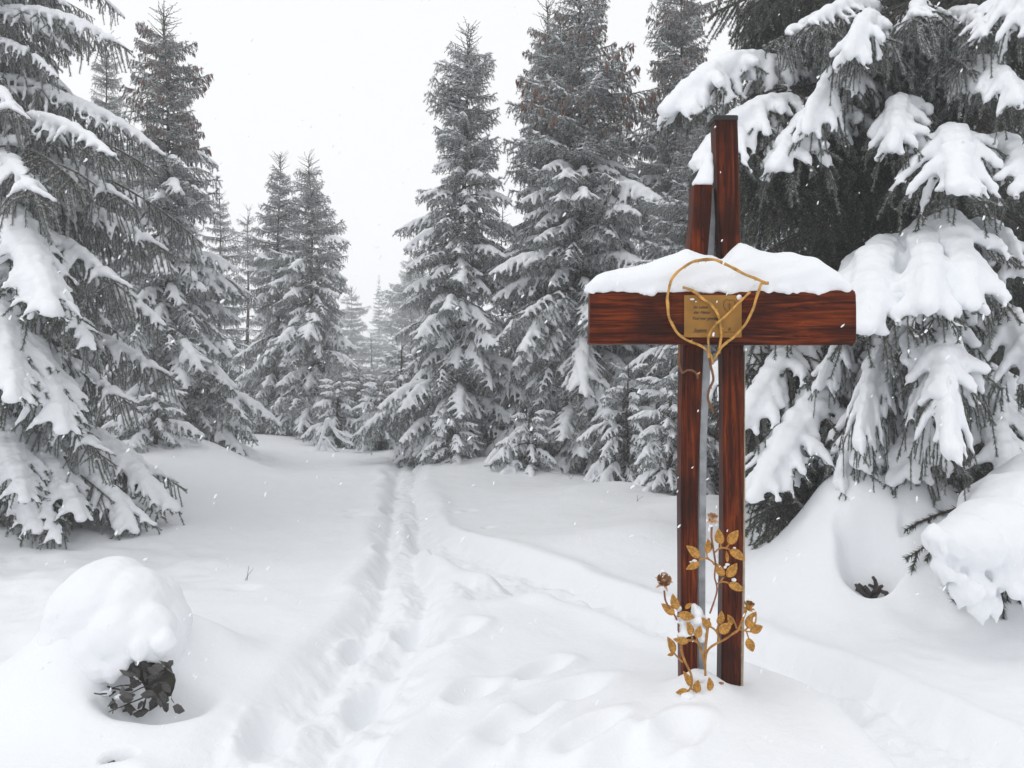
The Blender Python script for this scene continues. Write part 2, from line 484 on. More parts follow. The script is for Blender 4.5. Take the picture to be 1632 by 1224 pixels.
# ------------------------------------------------------------------ haze of falling snow in the air
HAZE = 0.0055
g = Geo()
bx = np.array([[x, y, z] for x in (-150, 150) for y in (-150, 150) for z in (-6.5, 13.5)], float)
g.add(bx, [[0, 1, 3], [0, 3, 2], [4, 6, 7], [4, 7, 5], [0, 4, 5], [0, 5, 1], [2, 3, 7], [2, 7, 6], [0, 2, 6], [0, 6, 4], [1, 5, 7], [1, 7, 3]], 0, False)
mh = bpy.data.materials.new('winter_haze'); mh.use_nodes = True
mh.node_tree.nodes.clear()
ho = mh.node_tree.nodes.new('ShaderNodeOutputMaterial'); hv = mh.node_tree.nodes.new('ShaderNodeVolumePrincipled')
hv.inputs['Color'].default_value = (0.97, 0.98, 1.0, 1); hv.inputs['Density'].default_value = HAZE; hv.inputs['Anisotropy'].default_value = 0.1
mh.node_tree.links.new(hv.outputs[0], ho.inputs['Volume'])
tag(link('haze', g.mesh('haze', [mh], attr=False)), 'pale winter haze between the trees', None, None, 'stuff')

# ------------------------------------------------------------------ spruce boughs
def grow(p, d, L, n, droop, rng, wig=0.05, curl=0.0, late=0.0):
    """a twig as a polyline; droop bends it down, curl turns the tip up again"""
    p = np.array(p, float); d = np.array(d, float); d /= np.linalg.norm(d)
    out = [p.copy()]; ds = L / n
    for i in range(n):
        t = (i + 1) / n
        d = d + np.array([rng.normal(0, wig), rng.normal(0, wig), rng.normal(0, wig * .6) - (droop * ds if t > late else droop * ds * .12) + (curl * ds if t > .6 else 0)])
        d /= np.linalg.norm(d)
        p = p + d * ds; out.append(p.copy())
    return np.array(out)

def skeleton(rng, L, spread, lift, droop, side_droop, hang, gap, roof=0.15, curl=0.0, inner=.12, sub_gap=.065, late=0.0, peak=.38):
    tw = []                                      # (level, points)
    main = grow((0, 0, 0), (1, rng.normal(0, .06), lift), L, 16, droop, rng, .035, curl, late)
    tw.append((0, main))
    t = inner + rng.uniform(0, .04); sgn = 1
    arc = np.linspace(0, 1, len(main))
    while t < .97:
        p = np.array([np.interp(t, arc, main[:, k]) for k in range(3)])
        i = min(int(t * 16), 15); T = main[i + 1] - main[i]; T /= np.linalg.norm(T)
        S = np.cross((0, 0, 1), T); S /= np.linalg.norm(S) + 1e-9
        a = R(rng.uniform(46, 66))
        d = T * math.cos(a) + S * sgn * math.sin(a) + np.array([0, 0, rng.uniform(-max(roof, -.02) * 1.4, .06)])
        f = (.45 + .53 * t / peak) if t < peak else (.98 * (1 - (t - peak) / (1 - peak)) ** .8 + .16)
        sl = spread * f * rng.uniform(.72, 1.15)
        side = grow(p, d, sl, max(4, int(sl / .05)), side_droop, rng, .05, curl * .6)
        tw.append((1, side))
        u = .16 + rng.uniform(0, .1); s2 = 1; ns = len(side) - 1
        while u < .96:
            q = np.array([np.interp(u, np.linspace(0, 1, ns + 1), side[:, k]) for k in range(3)])
            k0 = min(int(u * ns), ns - 1); T2 = side[k0 + 1] - side[k0]; T2 /= np.linalg.norm(T2)
            S2 = np.cross((0, 0, 1), T2); S2 /= np.linalg.norm(S2) + 1e-9
            if rng.random() < hang:
                d2 = T2 * rng.uniform(.15, .5) + S2 * rng.normal(0, .25) + np.array([0, 0, -1.0])
                l2 = rng.uniform(.06, .13) * (.7 + .4 * L); lv = 3
                tw.append((lv, grow(q, d2, l2, 4, .8, rng, .05)))
            else:
                d2 = T2 * .75 + S2 * s2 * .75 + np.array([0, 0, rng.uniform(-max(roof, -.02) * 1.5, .05)])
                l2 = (.38 * sl * (1 - u) + .05) * rng.uniform(.7, 1.2); lv = 2
                tw.append((lv, grow(q, d2, l2, 4, side_droop * 1.3, rng, .05, curl * .5)))
            s2 = -s2; u += sub_gap / max(sl, .08) * rng.uniform(.8, 1.25)
        if hang > 0 and rng.random() < hang * .8:
            tw.append((3, grow(p, T * .3 + np.array([0, rng.normal(0, .3), -1.0]), rng.uniform(.1, .2) * (.6 + .5 * L), 4, .5, rng, .06)))
        sgn = -sgn; t += gap / L * rng.uniform(.75, 1.25)
    return tw

def needles(g, tw, rng, per_m, ln, wd, frost0, slot=1, rmain=.012):
    for lv, pts in tw:
        seg = np.linalg.norm(np.diff(pts, axis=0), axis=1); Lt = seg.sum(); arc = np.concatenate([[0], np.cumsum(seg)])
        r0 = (rmain, .006, .0035, .0035)[lv]
        rad = np.linspace(r0, .002, len(pts))
        g.add(*tube_geo(pts, rad, 4 if lv < 2 else 3, cap=False), 0, True, frost0 * .5)
        a0 = (.35 if lv == 0 else (.08 if lv == 1 else 0.0)) * Lt
        n = int((Lt - a0) * per_m * (0.8 if lv == 0 else 1))
        if n < 3: continue
        s = rng.uniform(a0, Lt, n); s[: n // 10] = Lt
        C = np.stack([np.interp(s, arc, pts[:, k]) for k in range(3)], -1)
        idx = np.clip(np.searchsorted(arc, s) - 1, 0, len(seg) - 1)
        T = np.diff(pts, axis=0)[idx] / seg[idx][:, None]
        Rn = rng.normal(size=(n, 3)); Rn -= T * (Rn * T).sum(1)[:, None]; Rn /= np.linalg.norm(Rn, axis=1)[:, None]
        D = T * rng.uniform(.45, 1.0, n)[:, None] + Rn * .75; D /= np.linalg.norm(D, axis=1)[:, None]
        W = np.cross(D, rng.normal(size=(n, 3))); W /= np.linalg.norm(W, axis=1)[:, None]
        l = ln * rng.uniform(.7, 1.25, n)[:, None]
        V = np.stack([C + W * wd * .5, C - W * wd * .5, C + D * l], 1).reshape(-1, 3)
        fr = np.clip(frost0 * (1.6 if lv == 3 else 1.0) * (1.0 + .9 * D[:, 2]) + rng.normal(0, .18, n) * (frost0 > 0), 0, .95)
        g.add(V, np.arange(n * 3).reshape(-1, 3), slot, False, np.repeat(fr, 3))

def snow_spheres(tw, rng, cover, r_main, r_side, inner=.2, taper=.68, flat=.72, sub=True, stop=1.0):
    S = []
    ph = rng.uniform(0, 6.28, 6)
    def covered(p):
        v = math.sin(p[0] * 7 + ph[0]) + math.sin(p[1] * 11 + ph[1]) + math.sin((p[0] + p[1]) * 15 + ph[2]) + .8 * math.sin((p[0] * 1.3 - p[1]) * 23 + ph[3])
        return .5 + v / 6.0 < cover + rng.normal(0, .06)
    for lv, pts in tw:
        if lv == 3: continue
        seg = np.linalg.norm(np.diff(pts, axis=0), axis=1); arc = np.concatenate([[0], np.cumsum(seg)]); Lt = arc[-1]
        if lv == 2 and not sub: continue
        n = max(2, int(Lt / .022))
        for s in np.linspace(0, Lt, n):
            t = s / Lt
            if lv > 0 and t > stop: continue
            if lv == 0:
                if t < inner: continue
                r = r_main * (.45 + .55 * math.sin(min(1, (t - inner) / .35) * 1.57)) * (1 - .55 * max(0, t - .6) / .4)
            elif lv == 1: r = r_side * (1 - taper * t)
            else: r = r_side * .55 * (1 - .5 * t)
            p = np.array([np.interp(s, arc, pts[:, k]) for k in range(3)])
            if p[0] < inner * .8 or not covered(p): continue
            i = min(np.searchsorted(arc, s), len(pts) - 1); T = (pts[i] - pts[i - 1]) / (seg[i - 1] + 1e-9)
            hz = math.sqrt(max(0.0, 1 - T[2] ** 2))
            r *= (.45 + .55 * hz) * rng.uniform(.85, 1.12)
            S.append((p[0], p[1], p[2] + r * flat * .62, r, r, r * flat))
    return S

BOUGH = {}
def bough_variant(kind, seed, L, spread, lift, droop, side_droop, hang, gap, per_m, ln, wd, frost, cover, r_main, r_side, voxel, sep,
                  roof=.15, curl=0.0, inner=.2, cones=0, noise=.45, sub_gap=.065, soften=7, wob_f=34.0, flat=.72, late=0.0, peak=.38, stop=1.0):
    rng = np.random.default_rng(seed)
    tw = skeleton(rng, L, spread, lift, droop, side_droop, hang, gap, roof, curl, .10, sub_gap, late, peak)
    g = Geo(); needles(g, tw, rng, per_m, ln, wd, frost)
    if cones:
        V0, F0 = ico(2)
        ends = [p for lv, p in tw if lv in (1, 2)]
        for _ in range(cones):
            e = ends[rng.integers(len(ends))][-1]; l = rng.uniform(.045, .065)
            if e[0] < .5 * L: continue
            V = V0 * np.array([.017, .017, l]); V[:, :2] *= (1 - .25 * (V0[:, 2:3] < -.3))
            V[:, 0] += (V[:, 2] / l) * rng.normal(0, .008)
            g.add(V + e + np.array([0, 0, -l - .005]), F0, 2, True, .1)
    sn = None
    if cover > 0:
        S = snow_spheres(tw, rng, cover, r_main, r_side, inner, flat=flat, stop=stop, taper=.68 if stop == 1 else .45)
        if S:
            V, F = spheres_geo(S)
            V, F = remesh(V, F, voxel, soften)
            if sep and len(V): V, F = keep_big(V, F, int(.2 * len(V)))
            if len(V):
                N = vnormals(V, F)
                V = V + N * (voxel * noise * (wob(V, wob_f, seed) + .6 * wob(V, wob_f * 2.3, seed + 1) + .35 * wob(V, wob_f * 5.5, seed + 2)))[:, None]
                sn = (V, F)
    tip = tw[0][1][-1]
    entry = {'L': L, 'tip': tip, 'snow': None}
    mats = [M_BARK, M_NEED, M_CONE, M_SNOW]
    if sn is not None and not sep: g.add(sn[0], sn[1], 3, True, 0)
    entry['mesh'] = g.mesh('bough', mats)
    if sn is not None and sep:
        gs = Geo(); gs.add(sn[0], sn[1], 0, True)
        entry['snow'] = gs.mesh('snow', [M_SNOW], attr=False)
    BOUGH.setdefault(kind, []).append(entry)

# near boughs: fine needles, thick slabs of snow with fingers at the edge
NN = dict(gap=.046, per_m=1300, ln=.018, wd=.0032, sub_gap=.055)
for s in range(3):
    bough_variant('near_heavy', 10 + s, 2.0, .50, .22, .50, 1.7, .14, frost=.26, cover=.84, r_main=.120, r_side=.054, voxel=.012, sep=True, roof=.5, inner=.28, **NN)
for s in range(4):
    bough_variant('near_heavy', 20 + s, 1.25, .36, .18, .85, 2.6, .14, frost=.26, cover=.84, r_main=.110, r_side=.048, voxel=.0105, sep=True, roof=.55, inner=.22, **NN)
for s in range(2):
    bough_variant('near_heavy', 30 + s, .75, .27, .10, 1.5, 3.2, .14, frost=.26, cover=.88, r_main=.088, r_side=.040, voxel=.009, sep=True, roof=.6, inner=.18, **NN)
for s in range(4):
    bough_variant('near_mid', 40 + s, 1.8, .36, .20, .48, 2.4, .5, frost=.62, cover=.66, r_main=.060, r_side=.034, voxel=.0100, sep=True, roof=.7, inner=.15, **NN)
for s in range(3):
    bough_variant('near_mid', 45 + s, 1.0, .30, .18, .8, 2.8, .5, frost=.62, cover=.64, r_main=.052, r_side=.031, voxel=.0095, sep=True, roof=.7, inner=.15, **NN)
for s in range(4):
    bough_variant('pad', 120 + s, 2.2, .42, .12, .85, 1.9, .25, frost=.36, cover=1.15, r_main=.150, r_side=.062, stop=.74, voxel=.0125, sep=True, roof=.75, inner=.62, late=.5, peak=.76, soften=9, noise=.5, wob_f=26, **NN)
for s in range(4):
    bough_variant('pad', 130 + s, 1.5, .38, .10, 1.25, 2.2, .25, frost=.36, cover=1.1, r_main=.135, r_side=.058, stop=.74, voxel=.0115, sep=True, roof=.8, inner=.55, late=.44, peak=.70, soften=9, noise=.5, wob_f=28, **NN)
for s in range(3):
    bough_variant('near_dark', 50 + s, 1.6, .48, .10, .42, 1.2, .65, frost=.05, cover=0, r_main=0, r_side=0, voxel=.01, sep=True, roof=.3, **NN)
# boughs of the trees across the clearing
MM = dict(gap=.050, per_m=460, ln=.030, wd=.0055)
for s in range(4):
    bough_variant('mid_heavy', 60 + s, 1.35, .38, .16, .70, 2.0, .35, frost=.85, cover=1.0, r_main=.078, r_side=.046, voxel=.018, sep=True, roof=.5, inner=.30, late=.3, peak=.5, soften=3, noise=.3, **MM)
for s in range(3):
    bough_variant('mid_heavy', 70 + s, .80, .28, .14, 1.1, 2.6, .35, frost=.85, cover=1.0, r_main=.066, r_side=.044, voxel=.016, sep=True, roof=.5, inner=.25, late=.2, peak=.46, soften=3, noise=.3, **MM)
for s in range(3):
    bough_variant('mid_frost', 140 + s, 1.15, .36, .10, .60, 1.6, .5, frost=.88, cover=.55, r_main=.034, r_side=.027, voxel=.015, sep=False, roof=.4, inner=.3, soften=2, noise=.5, **MM)
for s in range(2):
    bough_variant('mid_frost', 145 + s, .7, .27, .12, .9, 2.0, .5, frost=.88, cover=.55, r_main=.030, r_side=.025, voxel=.014, sep=False, roof=.4, inner=.25, soften=2, noise=.5, **MM)
for s in range(4):
    bough_variant('mid_light', 80 + s, 1.0, .36, .10, .45, 1.4, .6, frost=.85, cover=.60, r_main=.042, r_side=.028, voxel=.014, sep=False, roof=.3, curl=1.6, inner=.25, soften=2, **MM)
for s in range(3):
    bough_variant('mid_light', 90 + s, .55, .24, .16, .5, 1.4, .5, frost=.85, cover=.55, r_main=.032, r_side=.024, voxel=.014, sep=False, roof=.2, curl=2.0, inner=.2, soften=2, **MM)
for s in range(2):
    bough_variant('mid_cone', 95 + s, .9, .32, .10, .45, 1.4, .6, frost=.80, cover=.46, r_main=.028, r_side=.020, voxel=.015, sep=False, roof=.3, curl=1.4, cones=30, soften=2, **MM)
for s in range(3):
    bough_variant('shoot', 100 + s, .40, .20, .25, .1, .2, .15, frost=.75, cover=.4, r_main=.014, r_side=.012, voxel=.010, sep=False, roof=-.1, curl=1.0, sub_gap=.04, soften=1, **MM)
for s in range(2):
    bough_variant('leader', 110 + s, .55, .06, .1, .0, .1, .0, frost=.45, cover=.1, r_main=.010, r_side=.010, voxel=.008, sep=False, roof=-.1, curl=.5, sub_gap=.06, soften=1, gap=.10, per_m=420, ln=.022, wd=.005)
print('boughs', {k: [(len(e['mesh'].polygons), len(e['snow'].polygons) if e['snow'] else 0) for e in v] for k, v in BOUGH.items()})

def put_bough(tree, e, M):
    o = link('bough', e['mesh'], tree); o.matrix_local = M
    if e['snow']: link('snow', e['snow'], o)
    return o

def pick(rng, kind, L):
    c = sorted(BOUGH[kind], key=lambda e: abs(math.log(e['L'] / L)) + rng.random() * .35)
    return c[0]

def bough_matrix(loc, az, pitch, roll, s, sy=1.0):
    return Matrix.Translation(loc) @ Matrix.Rotation(az, 4, 'Z') @ Matrix.Rotation(-pitch, 4, 'Y') @ Matrix.Rotation(roll, 4, 'X') @ Matrix.Diagonal((s, s * sy, s, 1))

TRUNKS = {}
def make_trunk(tree, h, r, rng, lean):
    n = 18; z = np.linspace(-.35, h, n); t = np.clip(z / h, 0, 1)
    pts = np.stack([lean[0] * t + .02 * np.sin(z * 1.7 + rng.uniform(0, 6)), lean[1] * t + .02 * np.sin(z * 1.3), z], -1)
    rad = r * (1 - t) ** 1.25 + .005 + .25 * r * np.exp(-np.maximum(z, 0) * 4)
    g = Geo(); g.add(*tube_geo(pts, rad, 10), 0, True)
    link('trunk', g.mesh('trunk', [M_BARK], attr=False), tree)
    return lambda zz: np.array([np.interp(zz, z, pts[:, k]) for k in range(3)])

def spruce(name, label, x, y, h, r, seed, heavy_to=.5, gap=.195, per=8, kinds=('mid_heavy', 'mid_light', 'mid_cone'), lean=(0, 0), z0=.15,
           group=None, cone_from=.72, sector=None, cat='spruce tree', pw=.66, dark=False, two=None, zmax=1.0, min_len=.16, droopy=1.0):
    rng = np.random.default_rng(seed)
    tree = empty(name, (x, y, Gz(x, y) - .03))
    tag(tree, label, cat, group)
    ax = make_trunk(tree, h, .012 * h + .015, rng, lean)
    z = z0; ph = rng.uniform(0, 6.28)
    while z < h * zmax - .05:
        zz = z / h
        Lw = r * (1 - zz) ** pw * rng.uniform(.72, 1.12) + min_len * (1 - .5 * zz)
        n = per if zz < .85 else max(4, per - 1)
        for k in range(n):
            az = ph + 2 * math.pi * (k + rng.uniform(-.3, .3)) / n
            if sector and not sector(az, zz, rng): continue
            L = Lw * rng.uniform(.58, 1.10) * (1 + .20 * math.sin(az * 2 + z * 2.3 + seed) + .12 * math.sin(az - z * 4.1 + 2 * seed))
            if kinds[0] == 'mid_heavy' and zz > .3 and rng.random() < .06: continue
            if zz > .93: kd = 'leader'
            elif zz > heavy_to + rng.normal(0, .06):
                kd = kinds[2] if (zz > cone_from and rng.random() < .55) else kinds[1]
            else: kd = kinds[0] if kinds[0] != 'mid_heavy' or name == 'young_spruce' or rng.random() > (.22 if zz < .4 else .40) else 'mid_frost'
            e = pick(rng, kd, L)
            s = L / (e['L'] * .93)
            s = min(max(s, .5), 1.7 if h < 11 else 2.8)
            pitch = (R(-14) + R(34) * max(0, zz - .35) / .65 if zz > .35 else R(-16) + R(2) * zz) * droopy + rng.normal(0, R(5))
            if kd == 'shoot': pitch = R(25 + 500 * max(0, zz - .95)) + rng.normal(0, R(6))
            if kd == 'leader': pitch = R(rng.uniform(15, 50))
            p = ax(z + rng.uniform(-.07, .07))
            put_bough(tree, e, bough_matrix(Vector(p), az, pitch, rng.normal(0, R(8)), s))
        if dark:                                   # bare inner boughs fill the heart of a near tree
            for k in range(3):
                az = rng.uniform(0, 6.28); e = pick(rng, 'near_dark', Lw * .75)
                put_bough(tree, e, bough_matrix(Vector(ax(z + rng.uniform(0, gap))), az, R(-8) + rng.normal(0, R(8)), rng.normal(0, R(10)), min(1.5, max(.45, Lw * .72 / (e['L'] * .93)))))
        ph += 2.4; z += gap * (1 - .45 * zz) * rng.uniform(.85, 1.15)
    # leader
    if zmax >= 1.0:
        k_ = max(1.0, h / 9)
        put_bough(tree, BOUGH['leader'][seed % 2], bough_matrix(Vector(ax(h)) - Vector((0, 0, .55 * k_)), seed, R(88), 0, k_))
        for k in range(5):
            put_bough(tree, BOUGH['leader'][(seed + k) % 2], bough_matrix(Vector(ax(h)) - Vector((0, 0, .50 * k_)), k * 1.26 + seed + rng.normal(0, .2), R(rng.uniform(25, 50)), 0, k_ * rng.uniform(.35, .55)))
    return tree, ax

# trees that frame the clearing (pixel column, pixel of the tip, depth -> metres)
def at(px, Y): return (px - 816.0) / FPX * Y
def hgt(py, Y, x): return CAM.z + (612.0 - py) / FPX * Y - Gz(x, Y)

SPR = 'snowy spruces round the clearing'
T = []
def tree_px(label, px, py, Y, r, seed, name='spruce_tree', **kw):
    x = at(px, Y)
    return spruce(name, label, x, Y, hgt(py, Y, x), r, seed, group=SPR, **kw)

tree_px('tall spruce with brown cones near its tip, second tree on the left of the clearing', 275, 8, 12.2, 1.4, 201, heavy_to=.60, cone_from=.68, lean=(-.12, 0))
tree_px('thinner spruce standing between the large left spruce and the one with cones', 168, 62, 15.0, 1.0, 202, heavy_to=.45, gap=.27, cone_from=2)
tree_px('small hazy spruce showing just right of the coned spruce', 350, 300, 22.0, 1.2, 203, heavy_to=.4, gap=.36, cone_from=2)
tree_px('left of the two slender hazy spruces in the middle distance', 440, 246, 19.0, 1.2, 204, heavy_to=.60, gap=.26, cone_from=2, lean=(.08, 0))
tree_px('right of the two slender hazy spruces in the middle distance', 506, 250, 18.4, 1.45, 205, heavy_to=.58, gap=.25, cone_from=2, lean=(-.2, 0))
tree_px('slim spruce with a bare tip on the right of the gap in the trees', 722, 35, 13.2, 1.4, 206, heavy_to=.68, cone_from=2, lean=(.28, 0))
tree_px('narrow spruce with a forked tip leaning on the tallest spruce', 872, 8, 13.6, 1.05, 207, heavy_to=.55, cone_from=.8)
tree_px('tallest broad spruce with cones, left of the wooden cross', 925, -50, 12.6, 1.9, 208, heavy_to=.62, cone_from=.66)
tree_px('spruce with a bare trunk visible just behind the cross top', 1085, -80, 14.2, 1.5, 209, heavy_to=.55, cone_from=.6)
# far, faded trees
tree_px('tiny faded spruce tip far away in the gap', 604, 438, 85.0, 3.2, 210, gap=.5, heavy_to=.5, cone_from=2, pw=1.1)
tree_px('faded wider spruce far away in the gap', 660, 392, 56.0, 4.4, 211, gap=.42, heavy_to=.5, cone_from=2)
tree_px('faded low spruce far behind the hazy pair', 560, 455, 60.0, 3.2, 212, gap=.5, heavy_to=.3, cone_from=2)
tree_px('faded spruce filling the gap beside the slim spruce', 700, 470, 52.0, 3.2, 213, gap=.5, heavy_to=.3, cone_from=2)
for i, (px, py, Y, rr) in enumerate([(395, 330, 26, 1.5), (300, 280, 24, 1.6), (110, 150, 20, 1.7), (20, 130, 17, 1.8), (625, 520, 50, 2.6), (592, 530, 30, 1.5), (655, 480, 34, 1.8), (800, 330, 21, 1.6), (860, 260, 19, 1.6),
                                     (985, 190, 18, 1.6), (1060, 140, 20, 1.7), (1180, 120, 17, 1.7), (-60, 60, 13, 1.7)]):
    lab = ['hazy spruce half hidden behind the slender pair', 'hazy spruce behind the coned spruce', 'grey spruce behind the thinner left spruce', 'grey spruce behind the large left spruce crown',
           'low faded spruce at the foot of the gap', 'misty spruce low in the gap, nearer the hazy pair', 'misty spruce low in the gap, nearer the slim spruce', 'grey spruce hidden behind the slim spruce', 'grey spruce hidden behind the forked spruce', 'grey spruce behind the tallest spruce',
           'grey spruce seen through boughs left of the cross', 'dark grey spruce behind the top of the cross', 'spruce at the far left edge behind the large spruce'][i]
    tree_px(lab, px, py, Y, rr, 230 + i, gap=.40, per=4, heavy_to=.4, cone_from=2)

# trees behind the big right spruce
for i, (x, Y, h, rr, lab) in enumerate([(3.9, 9.6, 8.5, 1.7, 'dark spruce standing behind the right spruce, nearest the cross'), (5.6, 8.9, 9.0, 1.8, 'dark spruce filling the upper right corner'),
                                   (6.6, 11.5, 9.0, 1.8, 'dark spruce deep behind the right corner'), (4.6, 12.5, 9.5, 1.7, 'spruce deep in the wood behind the big right spruce'), (2.6, 10.6, 5.2, 1.4, 'half grown spruce low behind the cross')]):
    spruce('spruce_tree', lab, x, Y, h, rr, 260 + i, group=SPR, heavy_to=.55, gap=.28, cone_from=2)

# young snowed-in spruces at the feet of the others
YG = 'young snow-laden spruces'
for i, (px, py, Y, rr, lab) in enumerate([
        (606, 610, 15.2, .75, 'young snow-laden spruce in the gap, below the faded trees'), (640, 545, 17.0, .9, 'young frosted spruce behind the snow-laden one in the gap'),
        (845, 655, 11.6, .52, 'snow-covered spruce sapling like a small tent under the tall spruces'), (1000, 575, 10.6, .75, 'young spruce under heavy snow just left of the cross'),
        (1072, 600, 8.8, .62, 'young spruce under heavy snow directly behind the left post'), (720, 650, 12.2, .55, 'snowy sapling at the foot of the slim spruce'),
        (572, 585, 16.6, .9, 'young frosted spruce left of the gap, beside the hazy pair'), (672, 590, 15.6, .75, 'young snowy spruce tucked against the slim spruce in the gap'), (538, 600, 15.8, .7, 'young snowy spruce at the foot of the hazy pair, by the bent sapling'),
        (250, 615, 10.8, .6, 'snowy sapling at the foot of the coned spruce'), (940, 600, 11.8, .7, 'young spruce at the foot of the tallest spruce'), (1140, 610, 9.5, .7, 'young spruce showing between the two posts')]):
    x = at(px, Y)
    spruce('young_spruce', lab, x, Y, hgt(py, Y, x), rr, 280 + i, group=YG, heavy_to=.95, gap=.17, per=5, cone_from=2, cat='young spruce', z0=.05, min_len=.2, droopy=1.5)

# ------------------------------------------------------------------ the large spruce on the left
NK = ('near_mid', 'near_mid', 'near_mid')
treeA, axA = spruce('large_spruce', 'large near spruce at the left edge with long drooping snowy boughs', -5.45, 7.7, 9.5, 2.15, 301, heavy_to=1.0, gap=.25, per=6, kinds=NK,
                    sector=lambda az, zz, rng: True, cone_from=2, cat='spruce tree', z0=.25, pw=.6, dark=False, zmax=.86)
def bough_to(tree, ax, px, py, Y, kind, seed, rise=None, roll=0.0, sy=1.0, from_frac=0.0, pitch=0.0, width=None):
    """a bough from the trunk axis whose tip hangs at a given point"""
    rng = np.random.default_rng(seed)
    tip = P(px, py, Y); base = tree.location
    o = Vector((base.x, base.y, 0)); h = Vector((tip.x, tip.y, 0)) - o
    d = h.length
    e = pick(rng, kind, d)
    tx, tz = float(e['tip'][0]), float(e['tip'][2])
    c, s_ = math.cos(pitch), math.sin(pitch)
    lx, lz = tx * c - tz * s_, tx * s_ + tz * c
    sc = d * (1 - from_frac) / lx
    a = ax(max(.1, min(8.0, tip.z - lz * sc - base.z)))
    st = o + h * from_frac
    az = math.atan2(h.y, h.x) - math.atan2(float(e['tip'][1]), tx)
    loc = Vector((st.x - base.x, st.y - base.y, tip.z - lz * sc - base.z))
    w = sy if width is None else width
    return put_bough(tree, e, bough_matrix(loc, az, pitch, roll, sc, w))
for i, (px, py, Y, kd) in enumerate([(205, 82, 7.4, 'near_mid'), (150, 30, 8.0, 'near_mid'), (250, 275, 7.0, 'near_mid'), (205, 330, 6.8, 'near_mid'), (272, 408, 7.4, 'near_mid'), (180, 250, 6.4, 'near_mid'),
                                     (280, 610, 7.6, 'near_mid'), (215, 655, 7.0, 'near_mid'), (262, 520, 7.3, 'near_mid'), (130, 300, 6.0, 'near_mid'), (80, 505, 5.7, 'near_heavy'), (60, 330, 5.8, 'near_mid'),
                                     (100, 690, 5.9, 'near_heavy'), (20, 640, 5.6, 'near_heavy'), (200, 470, 6.5, 'near_mid'), (150, 560, 6.3, 'near_mid'),
                                     (275, 815, 7.4, 'near_heavy'), (215, 850, 6.9, 'near_heavy'), (130, 830, 6.5, 'near_heavy'), (255, 765, 8.0, 'near_heavy'), (60, 850, 6.4, 'near_heavy'), (170, 740, 6.6, 'near_mid'), (40, 800, 6.2, 'near_heavy'), (95, 868, 6.3, 'near_mid'), (245, 838, 7.0, 'near_mid'), (290, 780, 7.9, 'near_mid'), (180, 800, 6.9, 'near_mid')]):
    bough_to(treeA, axA, px, py, Y, kd, 400 + i)

# ------------------------------------------------------------------ the big dark spruce on the right
def front_only(az, zz, rng):                       # leave the camera side to the boughs placed below
    a = (az + math.pi) % (2 * math.pi) - math.pi
    return not (-2.9 < a < -.25 and zz < .40) and not (abs(a) > 2.3 and zz < .42)
treeM, axM = spruce('large_spruce', 'large dark spruce behind the cross with thick snow pads on its boughs', 3.60, 6.9, 11.5, 2.75, 302, heavy_to=.9, gap=.30, per=5,
                    kinds=('near_dark', 'near_mid', 'near_mid'), sector=front_only, cone_from=2, z0=.5, pw=.55, dark=True, zmax=.86)
for i, (px, py, Y, kd, w) in enumerate([
        (1060, 185, 5.7, 'pad', .95), (1112, 275, 5.5, 'pad', .9), (1235, 275, 5.2, 'pad', 1.0), (1320, 208, 5.0, 'pad', .62), (1415, 245, 4.9, 'pad', .8), (1532, 312, 4.6, 'pad', 1.05),
        (1385, 535, 4.5, 'pad', 1.15), (1550, 497, 4.45, 'pad', 1.0), (1475, 500, 4.4, 'pad', .9), (1500, 642, 4.4, 'pad', .85), (1392, 722, 4.4, 'pad', .5), (1262, 708, 4.9, 'pad', .42),
        (1325, 655, 5.1, 'pad', .5), (1200, 800, 5.1, 'near_heavy', 1.1), (1245, 770, 5.4, 'near_heavy', .8), (1190, 690, 5.4, 'pad', .9), (1620, 625, 4.6, 'pad', .8), (1625, 440, 4.8, 'pad', .7),
        (1225, 75, 5.6, 'near_mid', 1.0), (1290, 40, 5.2, 'near_mid', 1.0), (1350, 85, 5.0, 'near_mid', 1.0), (1570, 60, 4.9, 'near_mid', 1.0), (1612, 170, 4.7, 'pad', .7), (1450, 40, 5.0, 'near_mid', 1.0), (1180, 20, 6.2, 'near_mid', 1.0),
        (1600, 760, 4.6, 'near_heavy', 1.0), (1450, 735, 5.1, 'near_heavy', .9), (1310, 740, 5.4, 'near_heavy', .8), (1300, 620, 5.3, 'pad', .5), (1100, 640, 6.0, 'near_heavy', .8), (1440, 20, 5.4, 'near_dark', 1.0), (1622, 62, 4.7, 'pad', .8), (1545, 112, 5.0, 'near_mid', 1.0), (1345, 95, 4.9, 'pad', .6), (1355, 742, 5.0, 'pad', .9), (1462, 770, 4.75, 'pad', 1.0), (1405, 640, 5.2, 'pad', .8), (1280, 770, 5.2, 'pad', .6), (1660, 300, 4.6, 'pad', .9)]):
    bough_to(treeM, axM, px, py, Y, kd, 500 + i, width=w)
